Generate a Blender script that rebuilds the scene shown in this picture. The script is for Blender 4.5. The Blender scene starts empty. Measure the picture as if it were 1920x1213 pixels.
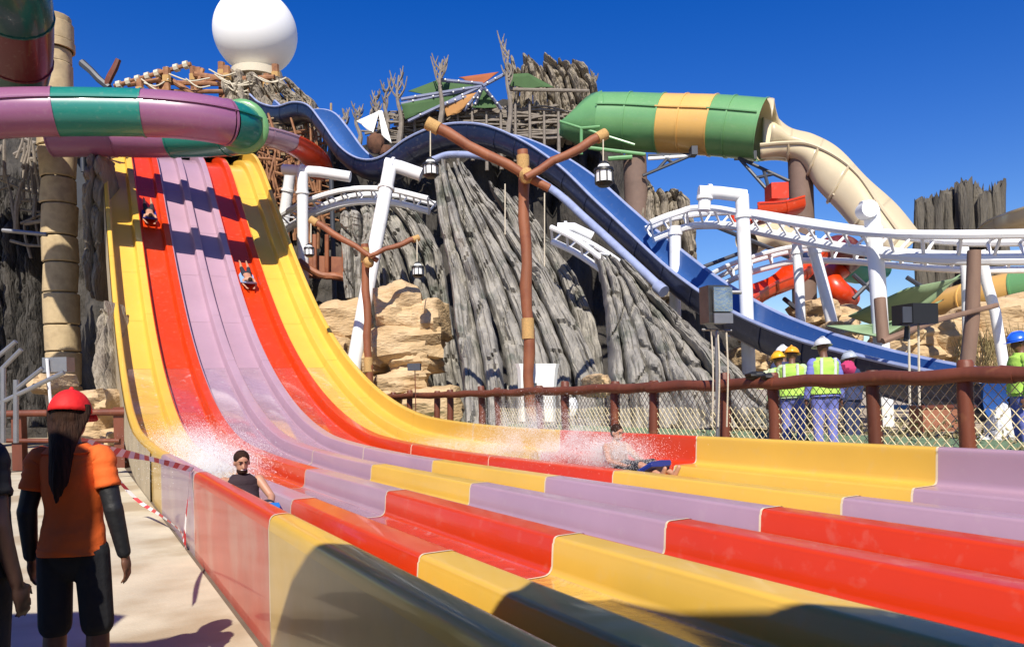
import bpy, math, random
from mathutils import Vector, Matrix, noise
random.seed(7)
sc = bpy.context.scene
COL = sc.collection
# ------------------------------------------------------------ camera, sky, sun, exposure
F, ROLL, CAMH = 1450.0, 0.0284, 1.56
cR, sR = math.cos(ROLL), math.sin(ROLL)
cam = bpy.data.cameras.new('camera'); co = bpy.data.objects.new('camera', cam); COL.objects.link(co)
co.matrix_world = Matrix(((cR, sR, 0, 0), (0, 0, -1, 0), (-sR, cR, 0, CAMH), (0, 0, 0, 1)))
cam.sensor_width = 36; cam.lens = 36 * F / 1920; cam.shift_y = (742 - 606.5) / 1920
cam.clip_start = 0.05; cam.clip_end = 3000
sc.camera = co
SUN_EL = math.radians(43)
world = bpy.data.worlds.new('World'); sc.world = world; world.use_nodes = True
wn = world.node_tree; wn.nodes.clear()
sky = wn.nodes.new('ShaderNodeTexSky'); sky.sky_type = 'NISHITA'; sky.sun_disc = False
sky.sun_elevation = SUN_EL; sky.sun_rotation = math.radians(180)
sky.air_density = 1.15; sky.dust_density = 0.15; sky.ozone_density = 4.6
hs = wn.nodes.new('ShaderNodeHueSaturation'); hs.inputs['Saturation'].default_value = 1.40; hs.inputs['Value'].default_value = 1.0
hs.inputs['Hue'].default_value = 0.525
bg = wn.nodes.new('ShaderNodeBackground'); bg.inputs[1].default_value = 0.094
wo = wn.nodes.new('ShaderNodeOutputWorld')
wn.links.new(sky.outputs[0], hs.inputs['Color']); wn.links.new(hs.outputs[0], bg.inputs[0]); wn.links.new(bg.outputs[0], wo.inputs[0])
SUN_DIR = Vector((0.02, math.cos(SUN_EL), -math.sin(SUN_EL))).normalized()
sl = bpy.data.lights.new('sun', 'SUN'); sl.energy = 5.0; sl.angle = math.radians(0.5); sl.color = (1, .94, .83)
so = bpy.data.objects.new('sun', sl); COL.objects.link(so); so.rotation_euler = SUN_DIR.to_track_quat('-Z', 'Y').to_euler()
sc.view_settings.view_transform = 'Standard'; sc.view_settings.look = 'None'
sc.view_settings.exposure = 0.42; sc.view_settings.gamma = 1; sc.view_settings.use_curve_mapping = False
sc.render.engine = 'CYCLES'

# ------------------------------------------------------------ helpers
def P(u, v, Y):
    a = (u - 960) / F; b = (742 - v) / F
    return Vector((Y * (a * cR + b * sR), Y, CAMH + Y * (-a * sR + b * cR)))
D = Vector((-0.48784, 0.87294, 0)); CR = Vector((0.87294, 0.48784, 0))
def ST(s, t, z): return D * s + CR * t + Vector((0, 0, z))
def rnd(a, b): return random.uniform(a, b)
def nz(p, sc_=1.0, seed=0.0): return noise.noise(Vector((p[0] * sc_ + seed, p[1] * sc_ + seed * 1.7, p[2] * sc_ - seed)))

class MB:
    def __init__(self): self.v = []; self.f = []; self.m = []; self.mi = 0
    def add(self, vs, fs, mi=None):
        o = len(self.v); self.v += [Vector(p) for p in vs]
        for f in fs: self.f.append([i + o for i in f]); self.m.append(self.mi if mi is None else mi)
    def box(self, c, sx, sy, sz, rz=0, M=None):
        R = Matrix.Rotation(rz, 3, 'Z') if M is None else M
        vs = [Vector(c) + R @ Vector((x * sx / 2, y * sy / 2, z * sz / 2)) for x in (-1, 1) for y in (-1, 1) for z in (-1, 1)]
        self.add(vs, [(0, 1, 3, 2), (4, 6, 7, 5), (0, 4, 5, 1), (2, 3, 7, 6), (0, 2, 6, 4), (1, 5, 7, 3)])
    def beam(self, a, b, w, h):
        a = Vector(a); b = Vector(b); d = b - a
        q = d.to_track_quat('X', 'Z').to_matrix(); self.box((a + b) / 2, d.length, w, h, M=q)
    def tube(self, pts, r, n=8, caps=True, wob=0.0, flat=1.0, rings=None):
        pts = [Vector(p) for p in pts]; N = len(pts)
        rf = r if callable(r) else (lambda k: r if not isinstance(r, (list, tuple)) else r[k])
        vs = []; up = None
        for i, p in enumerate(pts):
            t = (pts[min(i + 1, N - 1)] - pts[max(i - 1, 0)]).normalized()
            if up is None:
                up = Vector((0, 0, 1)) if abs(t.z) < .9 else Vector((0, 1, 0))
            x = up.cross(t)
            if x.length < 1e-5: x = Vector((1, 0, 0))
            x.normalize(); y = t.cross(x); up = y
            for j in range(n):
                a = 2 * math.pi * j / n; rr = rf(i)
                if wob: rr *= 1 + wob * nz(p + x * math.cos(a) * rr + y * math.sin(a) * rr, 2.0 / max(rr, .02) * .35)
                vs.append(p + x * math.cos(a) * rr + y * math.sin(a) * rr * flat)
        fs = [(i * n + j, i * n + (j + 1) % n, (i + 1) * n + (j + 1) % n, (i + 1) * n + j) for i in range(N - 1) for j in range(n)]
        if caps: fs += [tuple(range(n))[::-1], tuple((N - 1) * n + j for j in range(n))]
        self.add(vs, fs)
    def grid(self, rows, mi=None, close=False, mif=None):
        R = len(rows); C_ = len(rows[0]); o = len(self.v)
        for r_ in rows: self.v += [Vector(p) for p in r_]
        for i in range(R - 1):
            for j in range(C_ - (0 if close else 1)):
                k = (j + 1) % C_
                self.f.append([o + i * C_ + j, o + i * C_ + k, o + (i + 1) * C_ + k, o + (i + 1) * C_ + j])
                self.m.append(mif(i, j) if mif else (self.mi if mi is None else mi))
    def ball(self, c, rx, ry=None, rz=None, n=12, wob=0, seed=0, boxy=0, M=None):
        ry = ry or rx; rz = rz or rx; c = Vector(c); vs = []; m = n // 2 + 1
        rows = []
        for i in range(m + 1):
            th = math.pi * i / m; row = []
            for j in range(n):
                ph = 2 * math.pi * j / n
                q = Vector((math.sin(th) * math.cos(ph), math.sin(th) * math.sin(ph), math.cos(th)))
                if boxy:
                    k = max(abs(q.x), abs(q.y), abs(q.z)); q = q * (1 - boxy) + q / k * boxy
                if wob: q = q * (1 + wob * nz(q * 1.6, 1, seed) + wob * .4 * nz(q * 4.5, 1, seed + 5))
                q = Vector((q.x * rx, q.y * ry, q.z * rz))
                if M is not None: q = M @ q
                row.append(c + q)
            rows.append(row)
        self.grid(rows, close=True)
    def capsule(self, a, b, ra, rb, n=10):
        a = Vector(a); b = Vector(b); d = (b - a); L = d.length; d.normalize()
        pts = []; rs = []
        for k in range(5):
            t = math.pi / 2 * k / 4; pts.append(a - d * ra * math.cos(t)); rs.append(max(ra * math.sin(t), .0005))
        for k in range(5):
            t = math.pi / 2 * k / 4; pts.append(b + d * rb * math.sin(t)); rs.append(max(rb * math.cos(t), .0005))
        self.tube(pts, rs, n)
    def poly(self, pts, th, nrm=None):
        pts = [Vector(p) for p in pts]
        n_ = nrm or (pts[1] - pts[0]).cross(pts[2] - pts[0]).normalized(); k = len(pts)
        self.add(pts + [p - n_ * th for p in pts], [tuple(range(k)), tuple(range(2 * k - 1, k - 1, -1))] + [(i, i + k, (i + 1) % k + k, (i + 1) % k) for i in range(k)])
    def build(self, name, mat, parent=None, smooth=True, angle=40, kind=None):
        me = bpy.data.meshes.new(name); off = ORG.get(parent.name, Vector()) if parent else Vector()
        me.from_pydata([tuple(p - off) for p in self.v], [], self.f)
        for m_ in (mat if isinstance(mat, (list, tuple)) else [mat]): me.materials.append(m_)
        if isinstance(mat, (list, tuple)):
            me.polygons.foreach_set('material_index', self.m)
        me.validate()
        if smooth:
            me.polygons.foreach_set('use_smooth', [True] * len(me.polygons))
            try: me.set_sharp_from_angle(angle=math.radians(angle))
            except Exception: pass
        o = bpy.data.objects.new(name, me); COL.objects.link(o)
        if parent: o.parent = parent; ORG[o.name] = off
        if kind: o['kind'] = kind
        return o
ORG = {}
def thing(name, label, cat, loc=(0, 0, 0), group=None):
    o = bpy.data.objects.new(name, None); COL.objects.link(o); o.location = loc; o.empty_display_size = .2
    o['label'] = label; o['category'] = cat
    if group: o['group'] = group
    ORG[o.name] = Vector(loc); return o
def tag(o, label, cat, group=None):
    o['label'] = label; o['category'] = cat
    if group: o['group'] = group
    return o
def struct(o): o['kind'] = 'structure'; return o
def copy_thing(root, loc, rz=0, label=None, scale=None):
    r = root.copy(); COL.objects.link(r); r.location = loc; r.rotation_euler = (0, 0, rz)
    if scale: r.scale = (scale,) * 3
    if label: r['label'] = label
    for ch in list(root.children):
        c = ch.copy(); COL.objects.link(c); c.parent = r
        for g in list(ch.children):
            g2 = g.copy(); COL.objects.link(g2); g2.parent = c
    return r
def smooth_path(pts, n=8):
    pts = [Vector(p) for p in pts]; out = []
    ex = [2 * pts[0] - pts[1]] + pts + [2 * pts[-1] - pts[-2]]
    for i in range(1, len(ex) - 2):
        p0, p1, p2, p3 = ex[i - 1:i + 3]
        for k in range(n):
            t = k / n
            out.append(.5 * (2 * p1 + (p2 - p0) * t + (2 * p0 - 5 * p1 + 4 * p2 - p3) * t * t + (3 * p1 - p0 - 3 * p2 + p3) * t ** 3))
    out.append(pts[-1]); return out
def resample(pts, step):
    out = [pts[0]]; acc = 0
    for a, b in zip(pts, pts[1:]):
        L = (b - a).length; t = step - acc
        while t < L: out.append(a.lerp(b, t / L)); t += step
        acc = (acc + L) % step
    out.append(pts[-1]); return out

# ------------------------------------------------------------ materials
MATS = {}
def mat(name, col, rough=.6, var=.25, scale=3.0, bump=.1, bscale=None, stretch=(1, 1, 1), metal=0, coat=0, col2=None, spec=.5, dirt=None, detail=6, bdist=.02):
    if name in MATS: return MATS[name]
    m = bpy.data.materials.new(name); m.use_nodes = True; nt = m.node_tree; b = nt.nodes['Principled BSDF']
    b.inputs['Roughness'].default_value = rough; b.inputs['Metallic'].default_value = metal
    b.inputs['Coat Weight'].default_value = coat; b.inputs['Coat Roughness'].default_value = .06
    b.inputs['Specular IOR Level'].default_value = spec
    tc = nt.nodes.new('ShaderNodeTexCoord'); mp = nt.nodes.new('ShaderNodeMapping'); mp.inputs['Scale'].default_value = stretch
    nt.links.new(tc.outputs['Object'], mp.inputs[0])
    n1 = nt.nodes.new('ShaderNodeTexNoise'); n1.inputs['Scale'].default_value = scale; n1.inputs['Detail'].default_value = detail; n1.inputs['Roughness'].default_value = .6
    nt.links.new(mp.outputs[0], n1.inputs['Vector'])
    r = nt.nodes.new('ShaderNodeValToRGB'); r.color_ramp.elements[0].position = .3; r.color_ramp.elements[1].position = .7
    c2 = col2 or tuple(x * (1 - var) for x in col)
    r.color_ramp.elements[0].color = (*c2, 1); r.color_ramp.elements[1].color = (*col, 1)
    nt.links.new(n1.outputs[0], r.inputs[0]); out = r.outputs[0]
    if dirt:
        n3 = nt.nodes.new('ShaderNodeTexNoise'); n3.inputs['Scale'].default_value = dirt[1]; n3.inputs['Detail'].default_value = 8
        nt.links.new(tc.outputs['Object'], n3.inputs['Vector'])
        r3 = nt.nodes.new('ShaderNodeValToRGB'); r3.color_ramp.elements[0].position = dirt[2]; r3.color_ramp.elements[1].position = dirt[2] + .12
        nt.links.new(n3.outputs[0], r3.inputs[0]); mx = nt.nodes.new('ShaderNodeMixRGB'); mx.inputs['Color2'].default_value = (*dirt[0], 1)
        fm = nt.nodes.new('ShaderNodeMath'); fm.operation = 'MULTIPLY'; fm.inputs[1].default_value = dirt[3]
        nt.links.new(r3.outputs[0], fm.inputs[0]); nt.links.new(fm.outputs[0], mx.inputs['Fac'])
        nt.links.new(out, mx.inputs['Color1']); out = mx.outputs[0]
    nt.links.new(out, b.inputs['Base Color'])
    if bump:
        n2 = nt.nodes.new('ShaderNodeTexNoise'); n2.inputs['Scale'].default_value = bscale or scale * 4; n2.inputs['Detail'].default_value = 8
        nt.links.new(mp.outputs[0], n2.inputs['Vector'])
        bp = nt.nodes.new('ShaderNodeBump'); bp.inputs['Strength'].default_value = bump; bp.inputs['Distance'].default_value = bdist
        nt.links.new(n2.outputs[0], bp.inputs['Height']); nt.links.new(bp.outputs[0], b.inputs['Normal'])
    MATS[name] = m; return m
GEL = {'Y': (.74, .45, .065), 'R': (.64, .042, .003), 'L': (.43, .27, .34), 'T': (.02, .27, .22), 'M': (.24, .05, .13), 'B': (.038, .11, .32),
       'G': (.14, .33, .13), 'O': (.72, .42, .12), 'C': (.62, .52, .34), 'N': (.11, .008, .015), 'D': (.006, .07, .055), 'P': (.27, .10, .20), 'E': (.012, .20, .16), 'K': (.012, .018, .05)}  # N and D carry the corner tube's shade in their dark tones
def gel(k, wet=False):
    c = GEL[k]
    if wet: return mat('wet_gelcoat_' + k, tuple(min(1, x * .95 + .03) for x in c), .10, .18, 2.2, .55, 7, coat=1, bdist=.05, dirt=((.62, .60, .58), 5, .60, .3))
    return mat('gelcoat_' + k, c, .34, .12, .7, .03, 8, coat=.25, dirt=((.55, .5, .4), 7, .58, .07))
M_seam = mat('seam_cream', (.75, .62, .42), .5)
M_gelout = {k: mat('outer_gel_' + k, tuple(x * .82 + .05 for x in GEL[k]), .38, .2, 1.5, .05, coat=.3, dirt=((.6, .5, .38), 1.1, .5, .25)) for k in 'YRL'}
M_conc = mat('concrete', (.60, .52, .37), .85, .22, 1.5, .2, 40, dirt=((.36, .27, .16), .7, .49, .8))
M_sand = mat('sand', (.45, .36, .25), .95, .2, .8, .2, 12)
M_green = mat('artificial_turf', (.16, .24, .13), .95, .4, 6, .5, 60)
M_brown = mat('brown_log', (.17, .045, .02), .55, .45, 1.6, .35, 14, stretch=(1, 1, .25), dirt=((.30, .13, .05), 3, .6, .5))
M_brown2 = mat('lamp_post_wood', (.30, .10, .04), .6, .35, 2.0, .4, 12, stretch=(1, 1, .2), dirt=((.16, .04, .015), 2, .5, .6))
M_scaf = mat('scaffold_timber', (.36, .17, .07), .75, .5, 3, .3, 20, col2=(.16, .06, .03))
M_rope = mat('rope', (.55, .33, .12), .9, .35, 30, .5, 90)
M_ropew = mat('pale_rope', (.62, .55, .42), .9, .2, 30, .4, 90)
M_white = mat('white_steel', (.80, .80, .80), .35, .06, 1.2, .02, 6, dirt=((.45, .40, .33), 2.5, .62, .35))
M_grey = mat('grey_steel', (.28, .28, .29), .4, .2, 4, .05, metal=.6)
M_dark = mat('dark_steel', (.05, .055, .07), .5, .2, 4, .05)
M_black = mat('black_plastic', (.012, .012, .013), .5, .2, 4, .05)
M_rock = mat('grey_bark_rock', (.36, .33, .28), .9, .5, 1.1, .8, 6, stretch=(1.6, 1.6, .6), col2=(.16, .15, .135), dirt=((.06, .075, .055), .9, .54, .65), detail=10, bdist=.07)
M_rockd = mat('shaded_bark_rock', (.075, .065, .055), .9, .5, .9, .9, 5, stretch=(1.6, 1.6, .6), col2=(.02, .018, .016), detail=10, bdist=.12)  # shade of the background rock is put into this dark colour
M_rockw = mat('warm_bark_rock', (.36, .31, .23), .9, .5, 1.0, .9, 6, stretch=(1.6, 1.6, .6), col2=(.16, .13, .10), detail=10, bdist=.1)
M_sst = mat('sandstone', (.60, .44, .26), .9, .3, 1.3, .9, 5, stretch=(1, 1, 2.6), col2=(.42, .28, .14), detail=10, bdist=.08)
M_stone = mat('carved_stone', (.55, .42, .24), .85, .35, 1.6, .5, 8, col2=(.33, .24, .13), dirt=((.18, .13, .08), 1.6, .55, .5))
M_twig = mat('grey_twig', (.26, .22, .18), .85, .4, 6, .3, 20)
M_glass = mat('frosted_glass', (.82, .82, .80), .25, .05, 3, 0)
M_ballw = mat('white_ball', (.86, .86, .86), .5, .03, .5, .01)
M_sail = {k: mat('sail_' + k, c, .85, .15, 2, .1, 40) for k, c in dict(green=(.05, .11, .035), rust=(.32, .09, .03), white=(.75, .74, .70), sage=(.22, .31, .17), ochre=(.45, .22, .07), tan=(.14, .10, .07)).items()}
M_net = mat('net_wire', (.62, .52, .30), .6, .15, 8, 0)
SKIN = mat('tan_skin', (.48, .24, .15), .5, .12, 8, .05, 60); SKIND = mat('brown_skin', (.16, .07, .04), .5, .12, 8, .05, 60)
HAIR = mat('dark_hair', (.040, .016, .008), .75, .6, 40, .8, 90, stretch=(1, 1, .08), spec=.2)
def cloth(name, c, r=.85): return mat('cloth_' + name, c, r, .12, 8, .2, 25, bdist=.03)

# ------------------------------------------------------------ ground and walkway
mb = MB(); mb.box((0, 900, -.35), 4000, 2400, .6); struct(mb.build('ground', M_sand, None, False))
mb = MB()   # raised planting ground behind the fence
mb.add([ST(-6, 8.25, -.1), ST(30, 8.25, -.1), ST(60, 60, -.1), ST(-60, 60, -.1), ST(-6, 8.25, .45), ST(30, 8.25, .45), ST(60, 60, .45), ST(-60, 60, .45)],
       [(4, 5, 6, 7), (0, 1, 5, 4), (1, 2, 6, 5), (3, 0, 4, 7)])
struct(mb.build('raised_ground', M_sand, None, False))
mb = MB(); mb.add([ST(-4, 9.5, .46), ST(26, 9.5, .46), ST(26, 11.2, .75), ST(-4, 11.2, .75), ST(26, 11.4, .4), ST(-4, 11.4, .4)], [(0, 1, 2, 3), (3, 2, 4, 5)])
struct(mb.build('turf_bank', M_green, None, False))
mb = MB(); mb.add([ST(-10, -14, -.015), ST(34, -14, -.015), ST(34, 1.2, -.015), ST(-10, 1.2, -.015)], [(0, 3, 2, 1)])
walk = struct(mb.build('walkway', mat('joint_dirt', (.16, .12, .08), .95), None, False))
ORG[walk.name] = Vector()
edges_s = [-4.5, -1.6, 1.4, 4.75, 9.0, 13.5, 18.2, 23.0]
edges_t = [-7.2, -4.4, -1.7, .965]
for i in range(len(edges_s) - 1):
    for j in range(len(edges_t) - 1):
        mb = MB(); g = .008; s0, s1, t0, t1 = edges_s[i] + g, edges_s[i + 1] - g, edges_t[j] + g, edges_t[j + 1] - g
        vs = [ST(s0, t0, 0), ST(s1, t0, 0), ST(s1, t1, 0), ST(s0, t1, 0)]
        mb.add(vs + [p - Vector((0, 0, .03)) for p in vs], [(0, 3, 2, 1), (0, 1, 5, 4), (1, 2, 6, 5), (2, 3, 7, 6), (3, 0, 4, 7)])
        mb.build('concrete_slab', M_conc, walk, False)

# ------------------------------------------------------------ the six-lane slide
prof = [(-7, .2), (0, .2), (8, .2), (14, .21), (18, .34), (20, .55), (22, .98), (24, 1.65), (26, 2.55), (28, 3.7), (30, 5.15), (32, 6.85), (34, 8.7), (36, 10.6), (37.5, 12.0), (39, 13.0), (41, 13.55), (43, 13.7), (46, 13.7)]
pp = resample(smooth_path([Vector((a, 0, b)) for a, b in prof], 16), .06)
arc = [0]
for a, b in zip(pp, pp[1:]): arc.append(arc[-1] + (b - a).length)
def at_s(s):            # bed point and normal at horizontal distance s
    for i in range(len(pp) - 1):
        if pp[i].x <= s <= pp[i + 1].x:
            k = (s - pp[i].x) / max(1e-6, pp[i + 1].x - pp[i].x); z = pp[i].z + (pp[i + 1].z - pp[i].z) * k
            i0 = max(0, i - 4); i1 = min(len(pp) - 1, i + 5); tg = (pp[i1] - pp[i0]).normalized()
            return z, tg
    return pp[-1].z, Vector((1, 0, 0))
def cross(lane):
    """(t, h, kind) points for one lane panel; kind 1 = wet bed"""
    DH = .29
    def arcpts(t0, h0, t1, h1, corner, n=4):
        out = []
        for k in range(n + 1):
            q = k / n; out.append(((1 - q) ** 2 * t0 + 2 * q * (1 - q) * corner[0] + q * q * t1, (1 - q) ** 2 * h0 + 2 * q * (1 - q) * corner[1] + q * q * h1))
        return out
    L = []
    p = 2.0 + 1.09 * lane        # near edge of the divider on the far side of this lane
    if lane == 0:
        L += [(1.0, -.22), (1.0, .0), (1.005, .57)] + arcpts(1.01, .60, 1.07, .66, (1.01, .66)) + arcpts(1.12, .66, 1.18, .60, (1.18, .66)) + [(1.195, .10)] + arcpts(1.195, .07, 1.30, 0, (1.20, 0))
    else:
        q = p - 1.09 + .24
        L += arcpts(q, DH, q + .045, DH - .045, (q + .045, DH)) + arcpts(q + .055, .07, q + .13, 0, (q + .055, 0))
    L += [(p - .3, 0.0)] if lane else [(1.6, 0.0)]
    L += arcpts(p - .11, 0, p - .02, .07, (p - .03, 0)) + [(p - .008, DH - .06)] + arcpts(p, DH - .05, p + .05, DH, (p, DH)) + [(p + .24 + (.1 if lane == 5 else 0), DH)]
    if lane == 5:
        L += arcpts(7.80, DH, 7.87, DH + .07, (7.87, DH)) + [(7.885, .61)] + arcpts(7.885, .65, 7.93, .69, (7.885, .69)) + arcpts(8.0, .69, 8.06, .64, (8.06, .69)) + [(8.07, .0), (8.07, -.22)]
    return L
slide = thing('racing_slide', 'wide six lane water slide in yellow, red and lilac sections with low dividers', 'water slide', ST(10, 4.5, 0))
def lane_color(lane, k):
    rows = {-1: 'LLYYRR', 0: 'YYRRLL', 1: 'RRLLYY', 2: 'LLYYRR', 3: 'YRLLRY'}
    return rows[min(k, 3)][lane]
joints = [-6.8, -2.35, 1.3, 4.95, 8.6, 12.3, 16.0, 19.7, 23.2, 26.3, 29.1, 31.6, 33.9, 36.2, 38.8, 42.2, 45.8]
def narrow(t, s):       # the chute draws in a little towards the top
    return t + (0 if s < 22 else -(s - 22) * .018 * (t - 2.2) / 5.6)
def panel_pt(s, t, h):
    z, tg = at_s(s); n_ = Vector((-tg.z, 0, tg.x)); t = narrow(t, s)
    return ST(s + n_.x * h, t, z + n_.z * h)
for lane in range(6):
    L = cross(lane)
    for k in range(len(joints) - 1):
        s0, s1 = joints[k], joints[k + 1]; idx = k - 2 if k >= 2 else -1
        c = lane_color(lane, idx)
        n = 4 if s1 < 14 else 12
        mb = MB(); rows = []
        for i in range(n + 1):
            s = s0 + .004 + (s1 - s0 - .008) * i / n
            rows.append([panel_pt(s, t, h) for t, h in L])
        wet = [abs(L[j][1]) < .012 and abs(L[j + 1][1]) < .03 and s0 < 25 for j in range(len(L) - 1)]
        outer = [lane == 0 and j <= 1 for j in range(len(L) - 1)]
        mb.grid(rows, mif=lambda i, j: 1 if wet[j] else (2 if outer[j] else 0))
        mb.f = [f[::-1] for f in mb.f]
        o = mb.build('slide_panel', [gel(c), gel(c, True), M_gelout.get(c, gel(c))], slide, True, 60)
        if k >= 2:      # pale lip where two sections are bolted together
            mb = MB(); w = .012 if s0 < 15 else .02
            mb.grid([[panel_pt(s0 - w, t, h + .006 if True else h) for t, h in L], [panel_pt(s0 + w, t, h + .006) for t, h in L]])
            mb.f = [f[::-1] for f in mb.f]
            if s0 < 17: mb.build('joint_lip', M_seam, slide, True, 60)
# side skirt and legs of the chute
mb = MB(); rows = []
for k in range(60):
    s = 14 + k * .5; rows.append([panel_pt(s, .985, .6), panel_pt(s, .97, -.1), panel_pt(s, .97, -.75 if s > 22 else -.3)])
mb.grid(rows); mb.build('side_skirt', mat('skirt_beige', (.50, .40, .25), .7, .3, 1.5, .2, 8), slide)
mb = MB(); rows = []
for k in range(54):
    s = 18 + k * .5; rows.append([panel_pt(s, 1.02, -.3), panel_pt(s, 8.05, -.3)])
mb.grid(rows); mb.build('underside', gel('Y'), slide)
for s in (24, 28, 32, 36, 40):
    for t in (1.4, 4.5, 7.6):
        z, _ = at_s(s); mb = MB(); mb.tube([ST(s, narrow(t, s), 0), ST(s, narrow(t, s), z - .4)], .14, 10); mb.build('support_column', M_grey, slide)
t = thing('start_platform', 'dark roofed start platform at the crest of the steep slide', 'platform', ST(43, 4.5, 13))
mb = MB()
for i in range(9):
    a = ST(40.3 + .1 * (i % 2), .3 + i * .95, 15.0 - .05 * i); e = ST(47.5, .3 + i * .95, 15.2 - .05 * i); mb.beam(a, e, .93, .16)
mb.build('roof_deck', M_dark, t, False)
for tt in (.4, 2.9, 5.6, 8.4):
    mb = MB(); mb.tube([ST(42, tt, 12.8), ST(42, tt, 15)], .1, 8); mb.build('post', M_dark, t)
mb = MB(); mb.add([ST(46.5, -1, 12), ST(46.5, 9.5, 12), ST(46.5, 9.5, 15.2), ST(46.5, -1, 15.2)], [(0, 1, 2, 3)]); mb.build('back_wall', M_dark, t, False)
# ------------------------------------------------------------ rock built from ridges
def fan(name, label, cat, left, right, Yt, Yb, n, m=M_rock, amp=.55, jag=.06, seed=1, thick=1.2, rough=.25, group=None, partname='rock_ridge', rows_=70, parent=None, leanpow=1.0):
    """left/right: (u,v) outlines from top to bottom; each ridge is a tapered, cracked root of its own"""
    rd = random.Random(seed)
    def ev(poly, b):
        k = b * (len(poly) - 1); i = min(int(k), len(poly) - 2); f = k - i
        return poly[i][0] * (1 - f) + poly[i + 1][0] * f, poly[i][1] * (1 - f) + poly[i + 1][1] * f
    base = P((left[-1][0] + right[-1][0]) / 2, (left[-1][1] + right[-1][1]) / 2, Yb)
    t = parent or thing(name, label, cat, (base.x, base.y, max(0, base.z)), group)
    cuts = [0]
    for i in range(n): cuts.append(cuts[-1] + rd.uniform(.55, 1.5))
    cuts = [c / cuts[-1] for c in cuts]
    for i in range(n):
        a0, a1 = cuts[i], cuts[i + 1]; ov = -(a1 - a0) * .02; top = rd.uniform(0, jag) if jag else 0
        dep = amp * rd.uniform(.6, 1.3); ph = rd.uniform(0, 50); mb = MB(); rws = []; C_ = 23; q0 = rd.uniform(-.45, .45); gr_ = [rd.uniform(-.8, -.2), rd.uniform(-.1, .3), rd.uniform(.4, .85)]
        fwd = rd.uniform(-.3, .5) * amp; slant = rd.uniform(-1, 1)
        for r_ in range(rows_ + 1):
            b = top + (1 - top) * r_ / rows_
            lu, lv = ev(left, b); ru, rv = ev(right, b)
            wob = .05 * (a1 - a0) * math.sin(b * 4 + ph) + .03 * (a1 - a0) * round(2 * math.sin(b * 13 + ph * 2)) / 2
            row = []
            taper = min(1, .45 + r_ / rows_ * 7)
            for j in range(C_):
                q = 2 * j / (C_ - 1) - 1
                a = (a0 + a1) / 2 + q * ((a1 - a0) / 2 + ov) * taper + wob
                u = lu + (ru - lu) * a; v = lv + (rv - lv) * a
                Y = Yt + (Yb - Yt) * b ** leanpow
                bul = min(1, (1 - abs(q)) / .22) * (1 - .42 * abs(q - q0)) * (1 + .2 * slant * q) - sum(.16 * max(0, 1 - abs(q - g_ - .10 * math.sin(b * 6 + ph + g_ * 9)) / .07) for g_ in gr_)
                p = P(u, v, Y)
                w = P(lu + (ru - lu) * a1, v, Y) - P(lu + (ru - lu) * a0, v, Y)
                d_ = min(dep, w.length * .8 + .1)
                nn = round(nz(p, 1.1, ph + 40) * 4) / 4 * rough * .55 + nz(p, .9, ph) * rough * .7 + nz(p, 2.6, ph + 3) * rough * .3 + nz((p.x * 5, p.y * 2, p.z * .7), 1, ph) * rough * .5 + nz(p, 6, ph) * rough * .2
                vd = noise.voronoi(Vector((p.x * .95 + ph, p.y * .3, p.z * .5 + .25 * math.sin(p.x * 3))))[0]
                crack = -1.1 * rough * max(0, 1 - (vd[1] - vd[0]) / .10)
                vd = noise.voronoi(Vector((p.x * 2.8 + ph, p.y * .5, p.z * 1.1)))[0]
                crack -= .28 * rough * max(0, 1 - (vd[1] - vd[0]) / .16)
                p.y -= bul * d_ * taper + fwd + nn + crack
                p.x += nz(p, 1.3, ph + 20) * rough * .2; p.z += nz(p, 1.1, ph + 30) * rough * .3
                row.append(p)
            # close round the back
            row += [row[-1] + Vector((-.05, thick, 0)), row[0] + Vector((.05, thick, 0))]
            rws.append(row)
        mb.grid(rws, close=True)
        k = C_ + 2; mb.f.append(list(range(k))[::-1]); mb.m.append(0); mb.f.append([rows_ * k + j for j in range(k)]); mb.m.append(0)
        # cap centre raised so the top is a broken stub
        mb.build(partname, m, t, True, 28)
    return t
# big mountain behind everything, shade mixed into its dark colour
def hill(name, label, prof_, Y0, depth, m, seed, vb=800, amp=1.0):
    mb = MB(); rws = []; N = 60
    us = [prof_[0][0] + (prof_[-1][0] - prof_[0][0]) * i / 90 for i in range(91)]
    def top(u):
        for (a, b), (c, d) in zip(prof_, prof_[1:]):
            if a <= u <= c: return b + (d - b) * (u - a) / (c - a)
        return prof_[-1][1]
    for r_ in range(-6, N + 1):
        row = []
        for u in us:
            if r_ < 0:
                q = -r_ / 6; p = P(u, top(u), Y0 + depth * q); z0 = P(u, top(u), Y0).z; p = P(u, top(u), Y0); p.y += depth * q; p.z = z0 * (1 - q ** 1.5)
            else:
                b = r_ / N; v = top(u) + (vb - top(u)) * b; p = P(u, v, Y0 - depth * .35 * b ** .8)
            rg = abs(nz(Vector((p.x * .55, 0, p.z * .1)), 1, seed)) ** .6
            p.y += -rg * amp * 2 + nz(p, .8, seed) * amp * .5 + nz(p, 2.2, seed) * amp * .3
            if r_ <= 2: p.z += nz(p, 1.2, seed + 4) * .5
            row.append(p)
        rws.append(row)
    mb.grid(rws); o = mb.build('rock_hill', m, None, True, 60); tag(o, label, 'rock'); return o
hill('a', 'brown rock mass, colour darkened as shade, behind the steep slide and stone pillar', [(-420, 240), (-100, 250), (60, 262), (250, 268), (420, 262), (520, 262), (600, 300), (660, 290)], 47, 8, M_rockd, 3, 830)
hill('b', 'rock mountain with shade in its colour rising behind the grey root ridges', [(560, 330), (640, 300), (700, 262), (770, 235), (860, 215), (950, 200), (1060, 205), (1130, 250), (1200, 330), (1290, 480), (1330, 560), (1400, 610)], 44, 7, M_rockd, 8, 830)

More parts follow.
